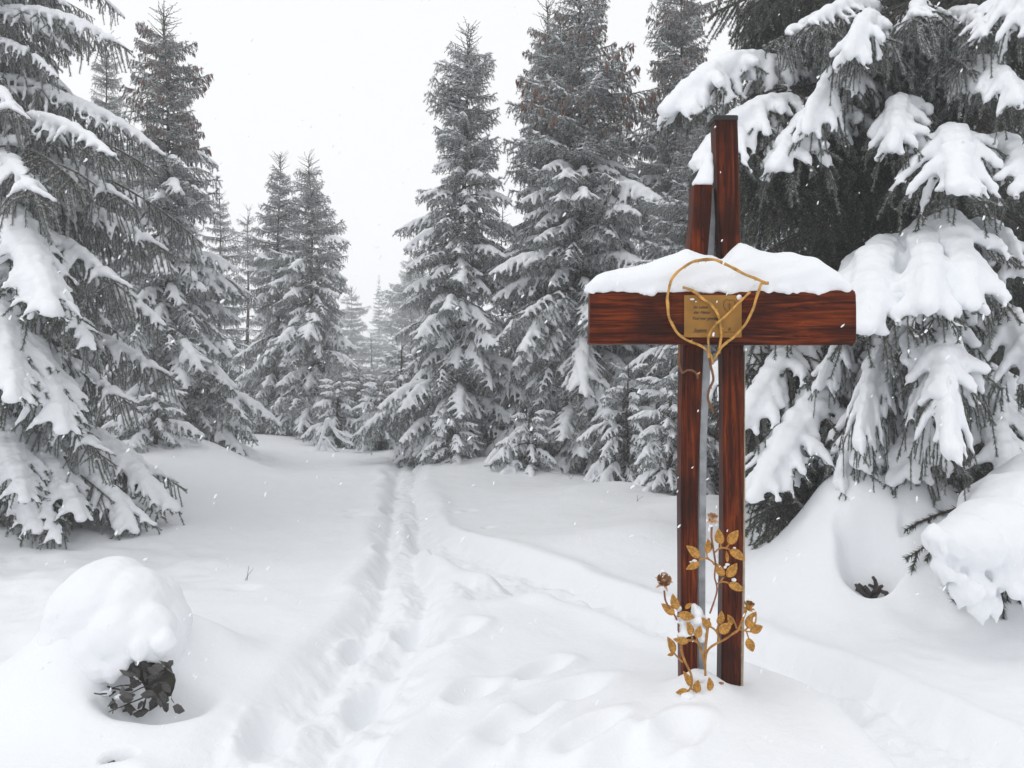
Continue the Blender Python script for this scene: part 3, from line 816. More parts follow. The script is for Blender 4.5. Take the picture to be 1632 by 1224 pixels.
# the lowest bough, hidden under one huge crusted clump of snow at the lower right
rg = np.random.default_rng(41)
low = bough_to(treeM, axM, 1600, 935, 4.15, 'near_dark', 590)
S = []
def blob(px, py, Y, rx, ry, rz): p = P(px, py, Y); S.append((p.x, p.y, p.z, rx, ry, rz))
blob(1700, 800, 4.35, .40, .5, .30); blob(1640, 830, 4.2, .34, .42, .27); blob(1590, 855, 4.05, .25, .3, .21); blob(1545, 865, 3.95, .17, .2, .15); blob(1505, 862, 3.95, .10, .14, .085); blob(1660, 880, 4.0, .25, .25, .17); blob(1610, 900, 3.95, .16, .17, .13)
for k in range(60):
    px = rg.uniform(1478, 1680); base = np.interp(px, [1478, 1500, 1530, 1570, 1610, 1680], [868, 895, 925, 950, 935, 930]); r_ = rg.uniform(.02, .042)
    blob(px, base + rg.uniform(-45, 12), rg.uniform(3.78, 4.0), r_, r_, r_ * rg.uniform(.8, 1.6))
for px, py, r_ in ((1502, 905, .035), (1526, 938, .04), (1545, 945, .035), (1562, 968, .042), (1585, 962, .04), (1632, 945, .04)):
    for q in range(4): blob(px + q, py + 7 * q, 3.86, r_ * (1 - .17 * q), r_ * (1 - .17 * q), r_)
V, F = remesh(*spheres_geo(S, 2), .014, 5)
N = vnormals(V, F); crust = .35 + .65 * smooth(.78, .55, V[:, 2])
V = V + N * (.007 * wob(V, 14, 2) + crust * (.0055 * wob(V, 60, 4) + .003 * wob(V, 130, 6)))[:, None]
g = Geo(); g.add(V, F, 0, True); o = link('snow', g.mesh('snow', [M_SNOW], attr=False))
bpy.context.view_layer.update(); o.parent = low; o.matrix_parent_inverse = low.matrix_world.inverted()
for k, (px, py, Y) in enumerate([(1228, 862, 5.35), (1268, 850, 5.3), (1210, 840, 5.5), (1290, 800, 5.5), (1245, 825, 5.5), (1360, 690, 5.4), (1330, 640, 5.5)]):
    bough_to(treeM, axM, px, py, Y, 'near_dark', 570 + k)
# bare inner boughs behind the snow pads
rng = np.random.default_rng(77)
for i in range(80):
    px = rng.uniform(1170, 1640); py = rng.uniform(-40, 800)
    bough_to(treeM, axM, px, py, rng.uniform(5.5, 6.0), 'near_dark', 600 + i, roll=rng.normal(0, .3))

# ------------------------------------------------------------------ the wooden cross
def loft(sections, Yf, depth, axis, seg=4, wob_amp=.003, seed=0, chamfer=.18):
    """timber along a list of (pos px, edge a px, edge b px): front face at Yf; axis 'z' upright or 'x' lying"""
    S = np.array(sections, float)
    pos = np.linspace(S[0, 0], S[-1, 0], (len(S) - 1) * seg * 3 + 1)
    order = np.argsort(S[:, 0])
    a = np.interp(pos, S[order, 0], S[order, 1]); b_ = np.interp(pos, S[order, 0], S[order, 2])
    ring = []
    c = chamfer
    prof = [(-.5, .08), (-.5 + c * .35, 0), (-.2, -.012), (.2, -.012), (.5 - c * .35, 0), (.5, .08), (.5, .5), (.5, .92), (.5 - c * .5, 1), (0, 1), (-.5 + c * .5, 1), (-.5, .92), (-.5, .5)]
    for p_, ea, eb in zip(pos, a, b_):
        row = []
        for u, v in prof:
            e = (ea + eb) / 2 + u * (eb - ea)
            q = P(e, p_, Yf) if axis == 'z' else P(p_, e, Yf)
            row.append((q.x, Yf + v * depth, q.z))
        ring.append(row)
    V = np.array(ring); n, m_ = V.shape[:2]
    V = V.reshape(-1, 3)
    scale = np.array([9, 9, 2.5]) if axis == 'z' else np.array([2.5, 9, 9])
    V += np.stack([wob(V * scale, 1.0, seed), wob(V * scale, 1.0, seed + 3) * .6, wob(V * scale, 1.0, seed + 5)], -1) * wob_amp
    i = np.arange(n - 1)[:, None]; j = np.arange(m_)[None]; k = (j + 1) % m_
    A = i * m_ + j; B = i * m_ + k; C = (i + 1) * m_ + k; D = (i + 1) * m_ + j
    F = np.concatenate([np.stack([A, B, C], -1).reshape(-1, 3), np.stack([A, C, D], -1).reshape(-1, 3)])
    for r0, flip in ((0, 0), (n - 1, 1)):
        cen = V[r0 * m_:(r0 + 1) * m_].mean(0); ci = len(V); V = np.vstack([V, cen])
        jj = np.arange(m_) + r0 * m_; kk = (np.arange(m_) + 1) % m_ + r0 * m_
        F = np.vstack([F, np.stack([np.full(m_, ci), jj, kk], -1) if flip else np.stack([np.full(m_, ci), kk, jj], -1)])
    return V, F

YC = 3.27; YB = 3.16
cross = empty('memorial_cross', (at(1135, YC), YC + .03, Gz(at(1135, YC), YC + .03)))
tag(cross, 'dark red wooden wayside cross with two split uprights and one crossbeam', 'wooden cross')
def part(name, g, mats, parent, label=None, attr=False):
    me = g.mesh(name, mats, attr=attr)
    o = link(name, me)
    o.parent = parent
    o.matrix_parent_inverse = parent.matrix_world.inverted() if parent.parent is None else Matrix()
    if label: o['label'] = label
    return o
bpy.context.view_layer.update()
g = Geo(); V, F = loft([(294, 1105.5, 1134.5), (340, 1104, 1132), (415, 1098.5, 1126), (465, 1094, 1124), (548, 1090, 1121), (640, 1087.5, 1117), (720, 1087, 1115), (800, 1086.5, 1114), (900, 1087, 1114), (1000, 1087, 1114), (1120, 1088, 1114)], YC, .085, 'z', seed=1, wob_amp=.006)
g.add(V, F, 0, False); part('post', g, [M_WOODV], cross, 'shorter left upright with a snow-capped top')
g = Geo(); V, F = loft([(187, 1139.5, 1175.5), (290, 1143.5, 1179), (398, 1149, 1181.5), (470, 1152, 1185), (548, 1152, 1186.5), (640, 1153, 1186), (720, 1152.5, 1186), (830, 1151.5, 1185), (930, 1150, 1183), (1040, 1148, 1181), (1130, 1147, 1180)], YC, .085, 'z', seed=2, wob_amp=.006)
g.add(V, F, 0, False); part('post', g, [M_WOODV], cross, 'taller right upright with a blackened top end')
g = Geo(); V, F = loft([(939, 466.5, 545), (941, 464.5, 546.5), (955, 464, 546.5), (1000, 464.5, 546), (1060, 465, 546), (1130, 465, 547), (1185, 463.5, 548), (1230, 461.5, 548), (1290, 462, 548.5), (1335, 459.5, 548.5), (1357, 459, 548), (1361, 462, 545)], YB, .10, 'x', seed=3, wob_amp=.009)
g.add(V, F, 0, False); part('beam', g, [M_WOODH], cross)
# blackened end, steel strip behind the left post, pale split edge of the right post
g = Geo(); V, F = loft([(183.5, 1138, 1177), (189, 1138.2, 1177.2), (191, 1139, 1176.5)], YC - .003, .092, 'z', wob_amp=.001)
g.add(V, F, 0, False); part('end_cap', g, [plain('charred_end', (.012, .009, .008), .6)], cross)
g = Geo(); V, F = loft([(300, 1133, 1143), (415, 1126, 1138), (548, 1121, 1134), (700, 1115, 1127), (900, 1113, 1124.5), (1120, 1113, 1124)], YC + .06, .03, 'z', wob_amp=.0005)
g.add(V, F, 0, False); part('steel_strip', g, [M_STEEL], cross)
g = Geo(); V, F = loft([(560, 1186.2, 1187.4), (760, 1185.6, 1188), (930, 1183.2, 1187.5), (1000, 1181.5, 1186.5), (1110, 1180.2, 1184.5)], YC + .012, .07, 'z', wob_amp=.0012)
g.add(V, F, 0, False); part('split_edge', g, [M_PALE], cross, 'pale bare wood along the right edge')
# plaque with engraved script
YP = YB - .010
g = Geo()
a_, c_ = P(1090.5, 470.5, YP), P(1182, 537.5, YP)
V, F = loft([(1090.5, 470.5, 537.2), (1091.5, 470, 537.5), (1181, 470.5, 537.8), (1182, 471, 537.4)], YP, .006, 'x', seg=1, wob_amp=0.0)
g.add(V, F, 0, False); plaque = part('plaque', g, [M_BRASS], cross, 'engraved brass memorial plaque')
def text(body, px, py, size, shear=.35):
    cu = bpy.data.curves.new('lettering', 'FONT'); cu.body = body; cu.size = size; cu.shear = shear; cu.extrude = .0003; cu.offset = .0004
    cu.materials.append(M_INK)
    tmp = bpy.data.objects.new('tmp', cu); COL.objects.link(tmp)
    me = bpy.data.meshes.new_from_object(tmp.evaluated_get(bpy.context.evaluated_depsgraph_get()))
    bpy.data.objects.remove(tmp)
    o = link('lettering', me, plaque)
    bpy.context.view_layer.update()
    o.matrix_world = Matrix.Translation(P(px, py, YP - .0016)) @ Matrix.Rotation(R(90), 4, 'X')
    return o
text('Im Leben', 1105, 491.5, .0155); text('der Natur', 1105, 500, .0165); text('Tod war gewesen', 1102.5, 509.5, .0165); text('Susanne', 1106, 528, .0155); text('R', 1160, 527, .018)
g = Geo()
for line in ([(1104, 529.3), (1127, 529.3)], [(1153, 529.3), (1172, 529.3)], [(1154, 480), (1153, 486), (1154.5, 491), (1158, 495), (1162, 498), (1167, 493), (1171, 487), (1171.5, 481), (1168, 477.5), (1163, 479), (1158, 477), (1154, 480)], [(1160, 486), (1165, 486)], [(1162.5, 482), (1162.5, 493)]):
    g.add(*tube_geo([tuple(P(a, b_, YP - .0016)) for a, b_ in line], .0009, 4), 0, True)
part('emblem', g, [M_INK], plaque)
for o in [c for c in COL.objects if c.name.startswith('emblem')]:
    o.matrix_parent_inverse = Matrix(); o.matrix_world = Matrix()
    o.parent = plaque

# ------------------------------------------------------------------ snow cushions on the cross
def cushion(name, label, S, voxel, iters, floor=None, amp=.35, freq=40, group=None):
    V, F = remesh(*spheres_geo(S, 2), voxel, iters)
    N = vnormals(V, F)
    V = V + N * (voxel * amp * (wob(V, freq, 2) + wob(V, freq * 2.7, 5)))[:, None]
    if floor is not None:
        V[:, 2] = np.maximum(V[:, 2], floor(V))
    g = Geo(); c = V.mean(0); c[2] = V[:, 2].min(); g.add(V - c, F, 0, True)
    o = link(name, g.mesh(name, [M_SNOW], attr=False), loc=c)
    return tag(o, label, 'snow', group)
prof_x = [940, 944, 955, 970, 1000, 1030, 1060, 1085, 1098, 1112, 1126, 1140, 1150, 1157, 1165, 1175, 1185, 1197, 1215, 1240, 1270, 1300, 1325, 1342, 1352, 1357]
prof_y = [462, 450, 438, 430, 424, 419, 411, 400, 392, 398, 404, 404, 409, 413, 404, 392, 385, 389, 395, 399, 401, 408, 421, 436, 449, 461]
S = []; rg = np.random.default_rng(4)
for px in np.arange(941, 1357, 3.0):
    yt = np.interp(px, prof_x, prof_y); yb = 463.0
    h = (yb - yt) / FPX * YB
    if h < .006: continue
    c = P(px, yb, YB)
    ry = min(.064, .03 + h * .5)
    for (oy, k) in ((-.012, .9), (.012, 1.0), (.03, .85)):
        S.append((c.x, YB + .045 + oy, c.z + h * .46 * k, .022, ry * .8, h * .58 * k))
for px in np.arange(944, 1352, 2.5):                 # crumbs hanging over the front edge
    c = P(px, 461 + rg.uniform(-8, 4) + 3 * math.sin(px * .05) + 2 * math.sin(px * .13), YB); r_ = rg.uniform(.011, .02); S.append((c.x, YB + rg.uniform(.004, .016), c.z, r_, r_, r_))
beam_top = P(1135, 466.5, YB).z
cushion('snow_cushion', 'long white snow cushion lying along the top of the crossbeam', S, .0075, 4, amp=.55, freq=30, floor=lambda V: np.where(V[:, 1] < YB + .004, beam_top - .05, beam_top + .002))
S = []
for k in range(16):
    t = k / 15; px = 1120 + 11 * t; py = 292 - 42 * t; c = P(px, py, YC + .03)
    S.append((c.x, YC + .03, c.z, .044 * (1 - .66 * t), .05 * (1 - .66 * t), .026))
ptop = P(1120, 294, YC).z
cushion('snow_cushion', 'pointed snow cap on top of the shorter left upright', S, .006, 4, floor=lambda V: np.full(len(V), ptop))
S = [(P(1150 + 8 * k, 183.5, YC + .03).x, YC + .04 + .008 * (k % 2), P(0, 185, YC + .03).z, .016, .02, .008) for k in range(3)]
cushion('snow_cushion', 'thin crust of snow on the blackened top of the taller upright', S, .004, 2)

# ------------------------------------------------------------------ crown of thorns
def c3(u, v, Y): return P(1040 + u / 5.565, 390 + v / 5.565, Y)
def spline(pts, n=8):
    pts = np.array([tuple(p) for p in pts], float); out = []
    Q = np.vstack([2 * pts[0] - pts[1], pts, 2 * pts[-1] - pts[-2]])
    for i in range(1, len(Q) - 2):
        for t in np.linspace(0, 1, n, endpoint=False):
            p0, p1, p2, p3 = Q[i - 1], Q[i], Q[i + 1], Q[i + 2]
            out.append(.5 * ((2 * p1) + (-p0 + p2) * t + (2 * p0 - 5 * p1 + 4 * p2 - p3) * t * t + (-p0 + 3 * p1 - 3 * p2 + p3) * t ** 3))
    out.append(pts[-1])
    return np.array(out)
crown = empty('thorn_crown', c3(560, 960, YB - .05))
tag(crown, 'twisted crown of thorny yellow twigs hanging over the plaque', 'crown of thorns')
bpy.context.view_layer.update()
rg = np.random.default_rng(12)
def vine(pts, Y, r, m, yoff=0.0, thorns=7):
    Y = np.broadcast_to(Y, (len(pts),))
    p = spline([c3(u, v, yy) for (u, v), yy in zip(pts, Y)], 7)
    n = len(p); w = np.stack([wob(p, 60, 3), wob(p, 60, 5), wob(p, 60, 9)], -1) * .0026
    rad = r * (1 + .16 * wob(p, 110, 1)) * np.linspace(1.05, .85, n)
    g = Geo(); g.add(*tube_geo(p + w, rad, 8), 0, True)
    o = part('twig', g, [m], crown)
    gt = Geo()
    for k in range(thorns):
        i = rg.integers(2, n - 2); d = rg.normal(size=3); T_ = p[i + 1] - p[i]; d -= T_ * (d @ T_) / (T_ @ T_); d /= np.linalg.norm(d); d = d * .8 + T_ / np.linalg.norm(T_) * .5
        gt.add(*tube_geo([p[i], p[i] + d * r * 1.2, p[i] + d * r * rg.uniform(2.2, 3.4)], [r * .55, r * .4, .0004], 5), 0, True)
    if thorns:
        ob = link('thorn', gt.mesh('thorn', [m], attr=False), o)
    return o
vine([(1010, 338), (880, 288), (760, 225), (640, 172), (540, 135), (430, 138), (330, 160), (240, 225), (180, 295), (145, 390), (125, 480), (132, 580), (160, 670), (190, 740), (230, 790), (300, 840), (380, 880), (460, 925), (510, 965), (525, 1020), (530, 1060)],
     np.interp(np.arange(21), [0, 5, 12, 20], [YB - .055, YB - .075, YB - .03, YB - .02]), .0058, M_VINE, thorns=14)
vine([(1030, 335), (965, 345), (935, 430), (900, 540), (850, 660), (790, 750), (720, 820), (640, 885), (590, 940), (545, 1010)], np.interp(np.arange(10), [0, 9], [YB - .055, YB - .025]), .0054, M_VINE, thorns=8)
vine([(275, 380), (330, 400), (400, 440), (450, 490), (520, 540), (570, 600), (600, 680), (610, 760), (600, 900), (590, 960)], np.interp(np.arange(10), [0, 9], [YB - .03, YB - .018]), .0056, M_VINE, thorns=6)
vine([(862, 412), (800, 480), (720, 570), (640, 640), (560, 710), (510, 780), (485, 850), (490, 910), (500, 1000)], np.interp(np.arange(9), [0, 4, 8], [YB - .02, YB - .045, YB - .025]), .0052, M_VINE, thorns=6)
vine([(505, 960), (512, 1060), (530, 1130), (535, 1200), (510, 1290), (500, 1370), (520, 1440), (540, 1500)], YB - .02, .0052, M_VINED, thorns=5)
vine([(230, 880), (235, 980), (240, 1060), (262, 1135), (310, 1112), (360, 1118), (395, 1150), (400, 1190)], YB - .01, .0045, M_VINED, thorns=5)
vine([(395, 1145), (410, 1140), (420, 1130)], YB - .01, .0035, M_VINE, thorns=0)

# ------------------------------------------------------------------ iron rose
YR = 3.13
def r7(u, v, Y=YR): return P(1030 + u / 7.65, 800 + v / 7.65, Y)
def r8(u, v, Y=YR): return P(1030 + u / 6.8, 940 + v / 6.8, Y)
rose = empty('iron_rose', (r8(630, 850).x, YR, Gz(r8(630, 850).x, YR)))
tag(rose, 'golden wrought iron rose with leaves standing before the cross foot', 'metal rose')
bpy.context.view_layer.update()
def stemr(f, pts, r, m=None, dy=(0, 0)):
    n = len(pts)
    p = spline([f(u, v, YR + dy[0] + (dy[1] - dy[0]) * i / (n - 1)) for i, (u, v) in enumerate(pts)], 6)
    g = Geo(); g.add(*tube_geo(p, np.linspace(r * 1.1, r * .9, len(p)) * (1 + .1 * wob(p, 90, 2)), 8), 0, True)
    return part('stem', g, [m or M_GOLD], rose)
stemr(r7, [(800, 290), (795, 420), (815, 560), (835, 680), (845, 770), (836, 860), (835, 930), (855, 1000), (862, 1080), (838, 1180), (800, 1290), (775, 1360)], .0038, M_RUST)
stemr(r8, [(680, 310), (665, 420), (650, 560), (640, 700), (640, 860), (640, 930)], .0052)
stemr(r7, [(838, 615), (860, 590), (890, 568), (930, 558), (1000, 572), (1030, 600)], .0036); stemr(r7, [(915, 560), (905, 530), (905, 500)], .0034); stemr(r7, [(970, 562), (1000, 530), (1010, 505)], .0034)
stemr(r7, [(832, 765), (800, 725), (740, 690), (700, 690), (650, 690)], .0036); stemr(r7, [(765, 700), (742, 670), (738, 625)], .0034); stemr(r7, [(700, 695), (660, 700), (640, 735)], .0032)
stemr(r7, [(862, 1000), (890, 985), (930, 972), (1000, 985)], .0036); stemr(r7, [(905, 975), (925, 940), (955, 905)], .0036)
stemr(r8, [(1080, 225), (1045, 320), (1010, 400), (990, 440), (940, 475), (860, 530), (780, 572), (700, 620), (655, 680), (642, 760), (640, 870)], .0050)
stemr(r8, [(1000, 430), (1050, 435), (1090, 450), (1130, 455)], .0036); stemr(r8, [(1070, 438), (1095, 415), (1105, 390)], .0033); stemr(r8, [(1085, 450), (1098, 490), (1110, 525)], .0033)
stemr(r8, [(795, 560), (775, 480), (745, 435), (690, 395)], .0040); stemr(r8, [(770, 470), (770, 420), (785, 365)], .0034); stemr(r8, [(980, 420), (955, 350), (930, 300)], .0034)
stemr(r8, [(195, 10), (210, 120), (270, 220), (320, 300), (350, 390), (350, 460)], .0035, M_RUST, (0, .01)); stemr(r8, [(330, 290), (370, 270), (420, 260)], .0033)
stemr(r8, [(440, 545), (520, 552), (565, 585), (600, 670), (625, 770), (638, 870)], .0046); stemr(r8, [(505, 550), (495, 515), (490, 480)], .0033); stemr(r8, [(535, 560), (545, 530), (550, 505)], .0033)
stemr(r8, [(375, 560), (385, 680), (430, 800), (480, 900), (495, 990), (480, 1080)], .0050, None, (.0, -.02)); stemr(r8, [(395, 785), (345, 735), (305, 690)], .0036); stemr(r8, [(480, 1060), (515, 1090), (555, 1110)], .0036, None, (-.02, -.03)); stemr(r8, [(480, 1060), (465, 1085), (440, 1095)], .0036, None, (-.02, -.03))
# one leaf blade, shared
def leaf_mesh():
    nu, nv = 11, 7; V = []; F = []
    for side in (1, -1):
        for i in range(nu):
            t = i / (nu - 1)
            w = .31 * math.sin(math.pi * min(1, t ** .85)) ** .8 * (1 - .25 * t) + .012
            for j in range(nv):
                s = (j / (nv - 1) * 2 - 1)
                V.append((t, s * w, .10 * abs(s) * w * 2 + .06 * math.sin(t * 3.0) + side * .013 * (1 - abs(s) ** 3 * .8) - .02 * math.exp(-(s / .12) ** 2) * side))
    def id_(sd, i, j): return sd * nu * nv + i * nv + j
    for i in range(nu - 1):
        for j in range(nv - 1):
            a, b_, c, d = id_(0, i, j), id_(0, i + 1, j), id_(0, i + 1, j + 1), id_(0, i, j + 1); F += [(a, b_, c), (a, c, d)]
            a, b_, c, d = id_(1, i, j), id_(1, i + 1, j), id_(1, i + 1, j + 1), id_(1, i, j + 1); F += [(a, c, b_), (a, d, c)]
        for j, fl in ((0, 0), (nv - 1, 1)):
            a, b_, c, d = id_(0, i, j), id_(0, i + 1, j), id_(1, i + 1, j), id_(1, i, j)
            F += [(a, c, b_), (a, d, c)] if not fl else [(a, b_, c), (a, c, d)]
    g = Geo(); g.add(np.array(V), F, 0, True)
    return g.mesh('leaf', [M_GOLDL], attr=False)
LEAF = leaf_mesh()
rg = np.random.default_rng(8)
def leaf(f, b_, t_, wide=1.0, dy=0.0, parent=None):
    A, B = f(*b_, YR + dy), f(*t_, YR + dy + rg.normal(0, .006))
    X = (B - A); L = X.length; X.normalize()
    N = Vector((rg.normal(0, .28), -1, rg.normal(.15, .25))); N = (N - X * N.dot(X)).normalized(); Yv = N.cross(X)
    M = Matrix((X, Yv, N)).transposed().to_4x4()
    o = link('leaf', LEAF, rose); o.matrix_world = Matrix.Translation(A) @ M @ Matrix.Diagonal((L, L * wide, L, 1))
    return o
for b_, t_, w in [((905, 515), (878, 322), 1.0), ((1005, 515), (1122, 345), 1.05), ((1015, 590), (1207, 710), .95), ((985, 735), (975, 595), .6), ((738, 630), (752, 445), 1.05), ((650, 680), (488, 532), .95), ((650, 735), (485, 822), .85),
                  ((945, 905), (838, 735), .9), ((985, 915), (1105, 745), 1.0), ((1000, 995), (1192, 1080), .85)]: leaf(r7, b_, t_, w)
for b_, t_, w, dy in [((1095, 420), (1192, 235), .95, 0), ((1125, 455), (1262, 395), 1.1, 0), ((1105, 520), (1155, 672), 1.0, 0), ((785, 375), (815, 228), 1.15, 0), ((790, 465), (925, 360), 1.1, -.01), ((930, 380), (880, 268), 1.1, .01), ((695, 410), (600, 295), .95, 0),
                  ((335, 215), (285, 42), .95, 0), ((305, 270), (162, 148), .9, 0), ((345, 262), (525, 300), .85, -.01), ((420, 205), (495, 145), .9, .01), ((490, 495), (438, 342), 1.0, -.01), ((545, 522), (588, 385), 1.0, -.01), ((460, 560), (288, 532), .8, -.01),
                  ((300, 695), (226, 508), .9, 0), ((480, 1045), (398, 880), .8, -.02), ((548, 1110), (565, 975), 1.2, -.03), ((690, 1095), (678, 945), 1.05, -.03), ((455, 1090), (318, 1115), .95, -.03), ((300, 690), (225, 708), .9, .01), ((455, 1110), (420, 1165), .9, -.03)]: leaf(r8, b_, t_, w, dy)
def bloom(c, r, tilt, m):
    g = Geo()
    for layer, (n, rr, op, hh) in enumerate([(3, .40, .0, 1.55), (4, .62, .06, 1.42), (5, .84, .16, 1.2)]):
        for k in range(n):
            a0 = 2 * math.pi * k / n + layer * .7; V = []; F = []
            nu, nv = 7, 6
            for i in range(nu):
                for j in range(nv):
                    s = (i / (nu - 1) - .5) * (2.6 / n * 2.2); t = j / (nv - 1)
                    rad = rr * (.35 + .65 * t ** .7 + op * t * t) * (1 - .05 * abs(s))
                    V.append((rad * math.cos(a0 + s), rad * math.sin(a0 + s), hh * t * (1 - .18 * (abs(i / (nu - 1) - .5) * 2) ** 2) - .1))
            for i in range(nu - 1):
                for j in range(nv - 1):
                    a, b_, c_, d = i * nv + j, (i + 1) * nv + j, (i + 1) * nv + j + 1, i * nv + j + 1; F += [(a, b_, c_), (a, c_, d)]
            g.add(np.array(V) * r, F, 0, True)
    V0, F0 = ico(2); g.add(V0 * r * np.array([.52, .52, .62]) + np.array([0, 0, .35 * r]), F0, 0, True)
    for k in range(5):                              # sepals
        a = k * 1.257; d = np.array([math.cos(a), math.sin(a), 0])
        g.add(*tube_geo([np.array([0, 0, -.3]) * r, d * .62 * r + np.array([0, 0, -.15]) * r, d * 1.05 * r + np.array([0, 0, -.05]) * r, d * 1.3 * r + np.array([0, 0, -.28]) * r], np.array([.14, .2, .13, .02]) * r, 6), 0, True)
    o = part('bloom', g, [m], rose); o.matrix_parent_inverse = Matrix()
    o.matrix_world = Matrix.Translation(c) @ Matrix.Rotation(tilt[0], 4, 'X') @ Matrix.Rotation(tilt[1], 4, 'Y')
    return o
M_BLOOM = plain('bronze_rose_petals', (.58, .34, .19), .45, .3, 40, .4, .3)
bloom(r7(800, 225), .0215, (R(14), R(6)), M_BLOOM); bloom(r7(210, 975), .030, (R(58), R(-4)), M_BLOOM); bloom(r8(1108, 200), .0215, (R(8), R(8)), M_GOLDL)
g = Geo(); V0, F0 = ico(2); g.add(V0 * .0048 + np.array(r7(955, 915, YR - .01)), F0, 0, True); part('bolt', g, [M_TWIGD], rose)
# snow lying on the iron rose
def lump(label, rows, voxel=.005, iters=3, amp=.4):
    S = []
    for (p, rx, ry, rz) in rows: S.append((p.x, p.y, p.z, rx, ry, rz))
    return cushion('snow_clump', label, S, voxel, iters, amp=amp, freq=70)
lump('large snow clump caught between the rose leaves on the left post', [(r8(520, 190, YR + .03), .010, .03, .016), (r8(545, 240, YR + .03), .022, .035, .022), (r8(560, 320, YR + .03), .034, .04, .026), (r8(590, 420, YR + .03), .030, .04, .03), (r8(450, 440, YR + .02), .040, .035, .024), (r8(390, 480, YR + .015), .022, .03, .014), (r8(610, 510, YR + .03), .02, .03, .02), (r8(400, 340, YR + .03), .02, .03, .02), (r8(330, 330, YR + .02), .014, .02, .014), (r8(350, 200, YR + .02), .014, .02, .016)])
lump('round snow cap on the left iron bloom', [(r7(215, 880), .0125, .0125, .010), (r7(200, 845), .009, .009, .008), (r7(215, 960, YR - .006), .009, .008, .010)], .0035)
lump('snow dollop under the topmost iron bloom', [(r7(790, 285), .010, .009, .007), (r7(850, 275), .007, .007, .006), (r7(745, 225), .006, .006, .008), (r7(765, 340), .005, .005, .012)], .0030)
lump('small white snow cap on the right iron bloom', [(r8(1115, 105), .0075, .0075, .0075), (r8(1120, 75), .0055, .0055, .0045)], .003)
lump('snow resting between the upper right rose leaves', [(r7(990, 760, YR + .006), .011, .012, .006), (r7(960, 800, YR + .006), .008, .01, .006), (r7(1075, 560, YR), .009, .008, .004), (r7(1070, 950, YR + .006), .011, .01, .008)], .0035)
lump('snow on the lower left leaf of the upper stem', [(r7(590, 715), .010, .009, .0055), (r7(540, 730), .006, .007, .004)], .003)
lump('snow heaped at the foot of the iron rose', [(r8(560, 930, YR + .05), .045, .05, .022), (r8(450, 1150, YR - .03), .03, .03, .015)], .006, 4)
o = lump('snow wedge beside the plaque corner', [(P(1178, 474, YB - .008), .012, .009, .014), (P(1103, 477, YB - .012), .012, .008, .006), (P(1109, 481, YB - .014), .006, .006, .004)], .0035)
g = Geo(); V0, F0 = ico(1); g.add(V0 * np.array([.012, .009, .006]), F0, 0, False)
cx_, cz_ = r8(835, 975).x, 3.10
o = link('wood_chip', g.mesh('wood_chip', [plain('orange_wood_chip', (.33, .14, .06), .8, 0, 60, .3)], attr=False), loc=(cx_, 3.16, Gz(cx_, 3.16) + .004)); tag(o, 'small orange wood chip lying on the snow by the right post', 'wood chip')

# ------------------------------------------------------------------ snow-capped shrub in the left foreground
shx, shy = -1.62, 3.32
shrub = empty('snowed_shrub', (shx, shy, Gz(shx, shy)))
tag(shrub, 'low shrub buried under a round snow dome, dark leaves showing below', 'shrub')
bpy.context.view_layer.update()
S = []
def dome(px, py, Y, rx, rz, ry=None): p = P(px, py, Y); S.append((p.x, p.y, p.z, rx, ry or rx, rz))
dome(175, 965, 3.42, .20, .21, .24); dome(130, 985, 3.36, .13, .18, .18); dome(215, 975, 3.38, .15, .19, .2); dome(245, 985, 3.46, .11, .20, .18); dome(110, 1030, 3.32, .10, .17, .16); dome(150, 1045, 3.24, .10, .15, .1)
dome(190, 1010, 3.22, .12, .12, .1); dome(240, 1000, 3.26, .10, .10, .1); dome(272, 1010, 3.44, .07, .15, .14); dome(95, 1080, 3.38, .09, .17, .18); dome(122, 1078, 3.26, .085, .10, .10); dome(160, 1062, 3.2, .065, .08, .07)
dome(75, 1065, 3.42, .13, .13, .2); dome(118, 1112, 3.31, .12, .075, .12); dome(75, 1125, 3.5, .12, .10, .25); dome(110, 1130, 3.3, .09, .06, .12); dome(285, 1050, 3.6, .09, .14, .16); dome(195, 1055, 3.16, .028, .06, .03); dome(222, 1035, 3.15, .03, .05, .03); dome(262, 1030, 3.24, .025, .05, .04); dome(178, 1075, 3.16, .03, .05, .03)
rg = np.random.default_rng(33)
for k in range(46):                                  # ragged lower edge
    px = rg.uniform(118, 285); py = np.interp(px, [118, 170, 200, 230, 285], [1098, 1072, 1052, 1035, 1030]) + rg.uniform(-25, 12); r_ = rg.uniform(.014, .03)
    dome(px, py, rg.uniform(3.15, 3.22), r_, r_ * rg.uniform(.8, 1.8))
V, F = remesh(*spheres_geo(S, 3), .0115, 16)
N = vnormals(V, F); V = V + N * (.010 * wob(V, 11, 3) + .004 * wob(V, 40, 7) + .0018 * wob(V, 110, 5))[:, None]
g = Geo(); g.add(V, F, 0, True); part('snow', g, [M_SNOW], shrub, 'thick rounded snow dome')
g = Geo(); V0, F0 = ico(3)
V = V0 * np.array([.24, .10, .11]); V *= (1 + .22 * wob(V, 26, 1) + .12 * wob(V, 70, 4))[:, None]
g.add(V + np.array(P(200, 1092, 3.38)), F0, 0, True); part('stump', g, [M_ROCK], shrub)
rg = np.random.default_rng(31)
g = Geo(); V = np.array([[0, 0, 0], [.35, .26, .05], [.7, .24, .04], [1, 0, -.04], [.7, -.24, .06], [.35, -.26, .05], [.5, 0, -.05]]); F = [(0, 6, 1), (1, 6, 2), (2, 6, 3), (3, 6, 4), (4, 6, 5), (5, 6, 0)]
g.add(V, F, 0, False); DL = g.mesh('dead_leaf', [M_DARKL], attr=False)
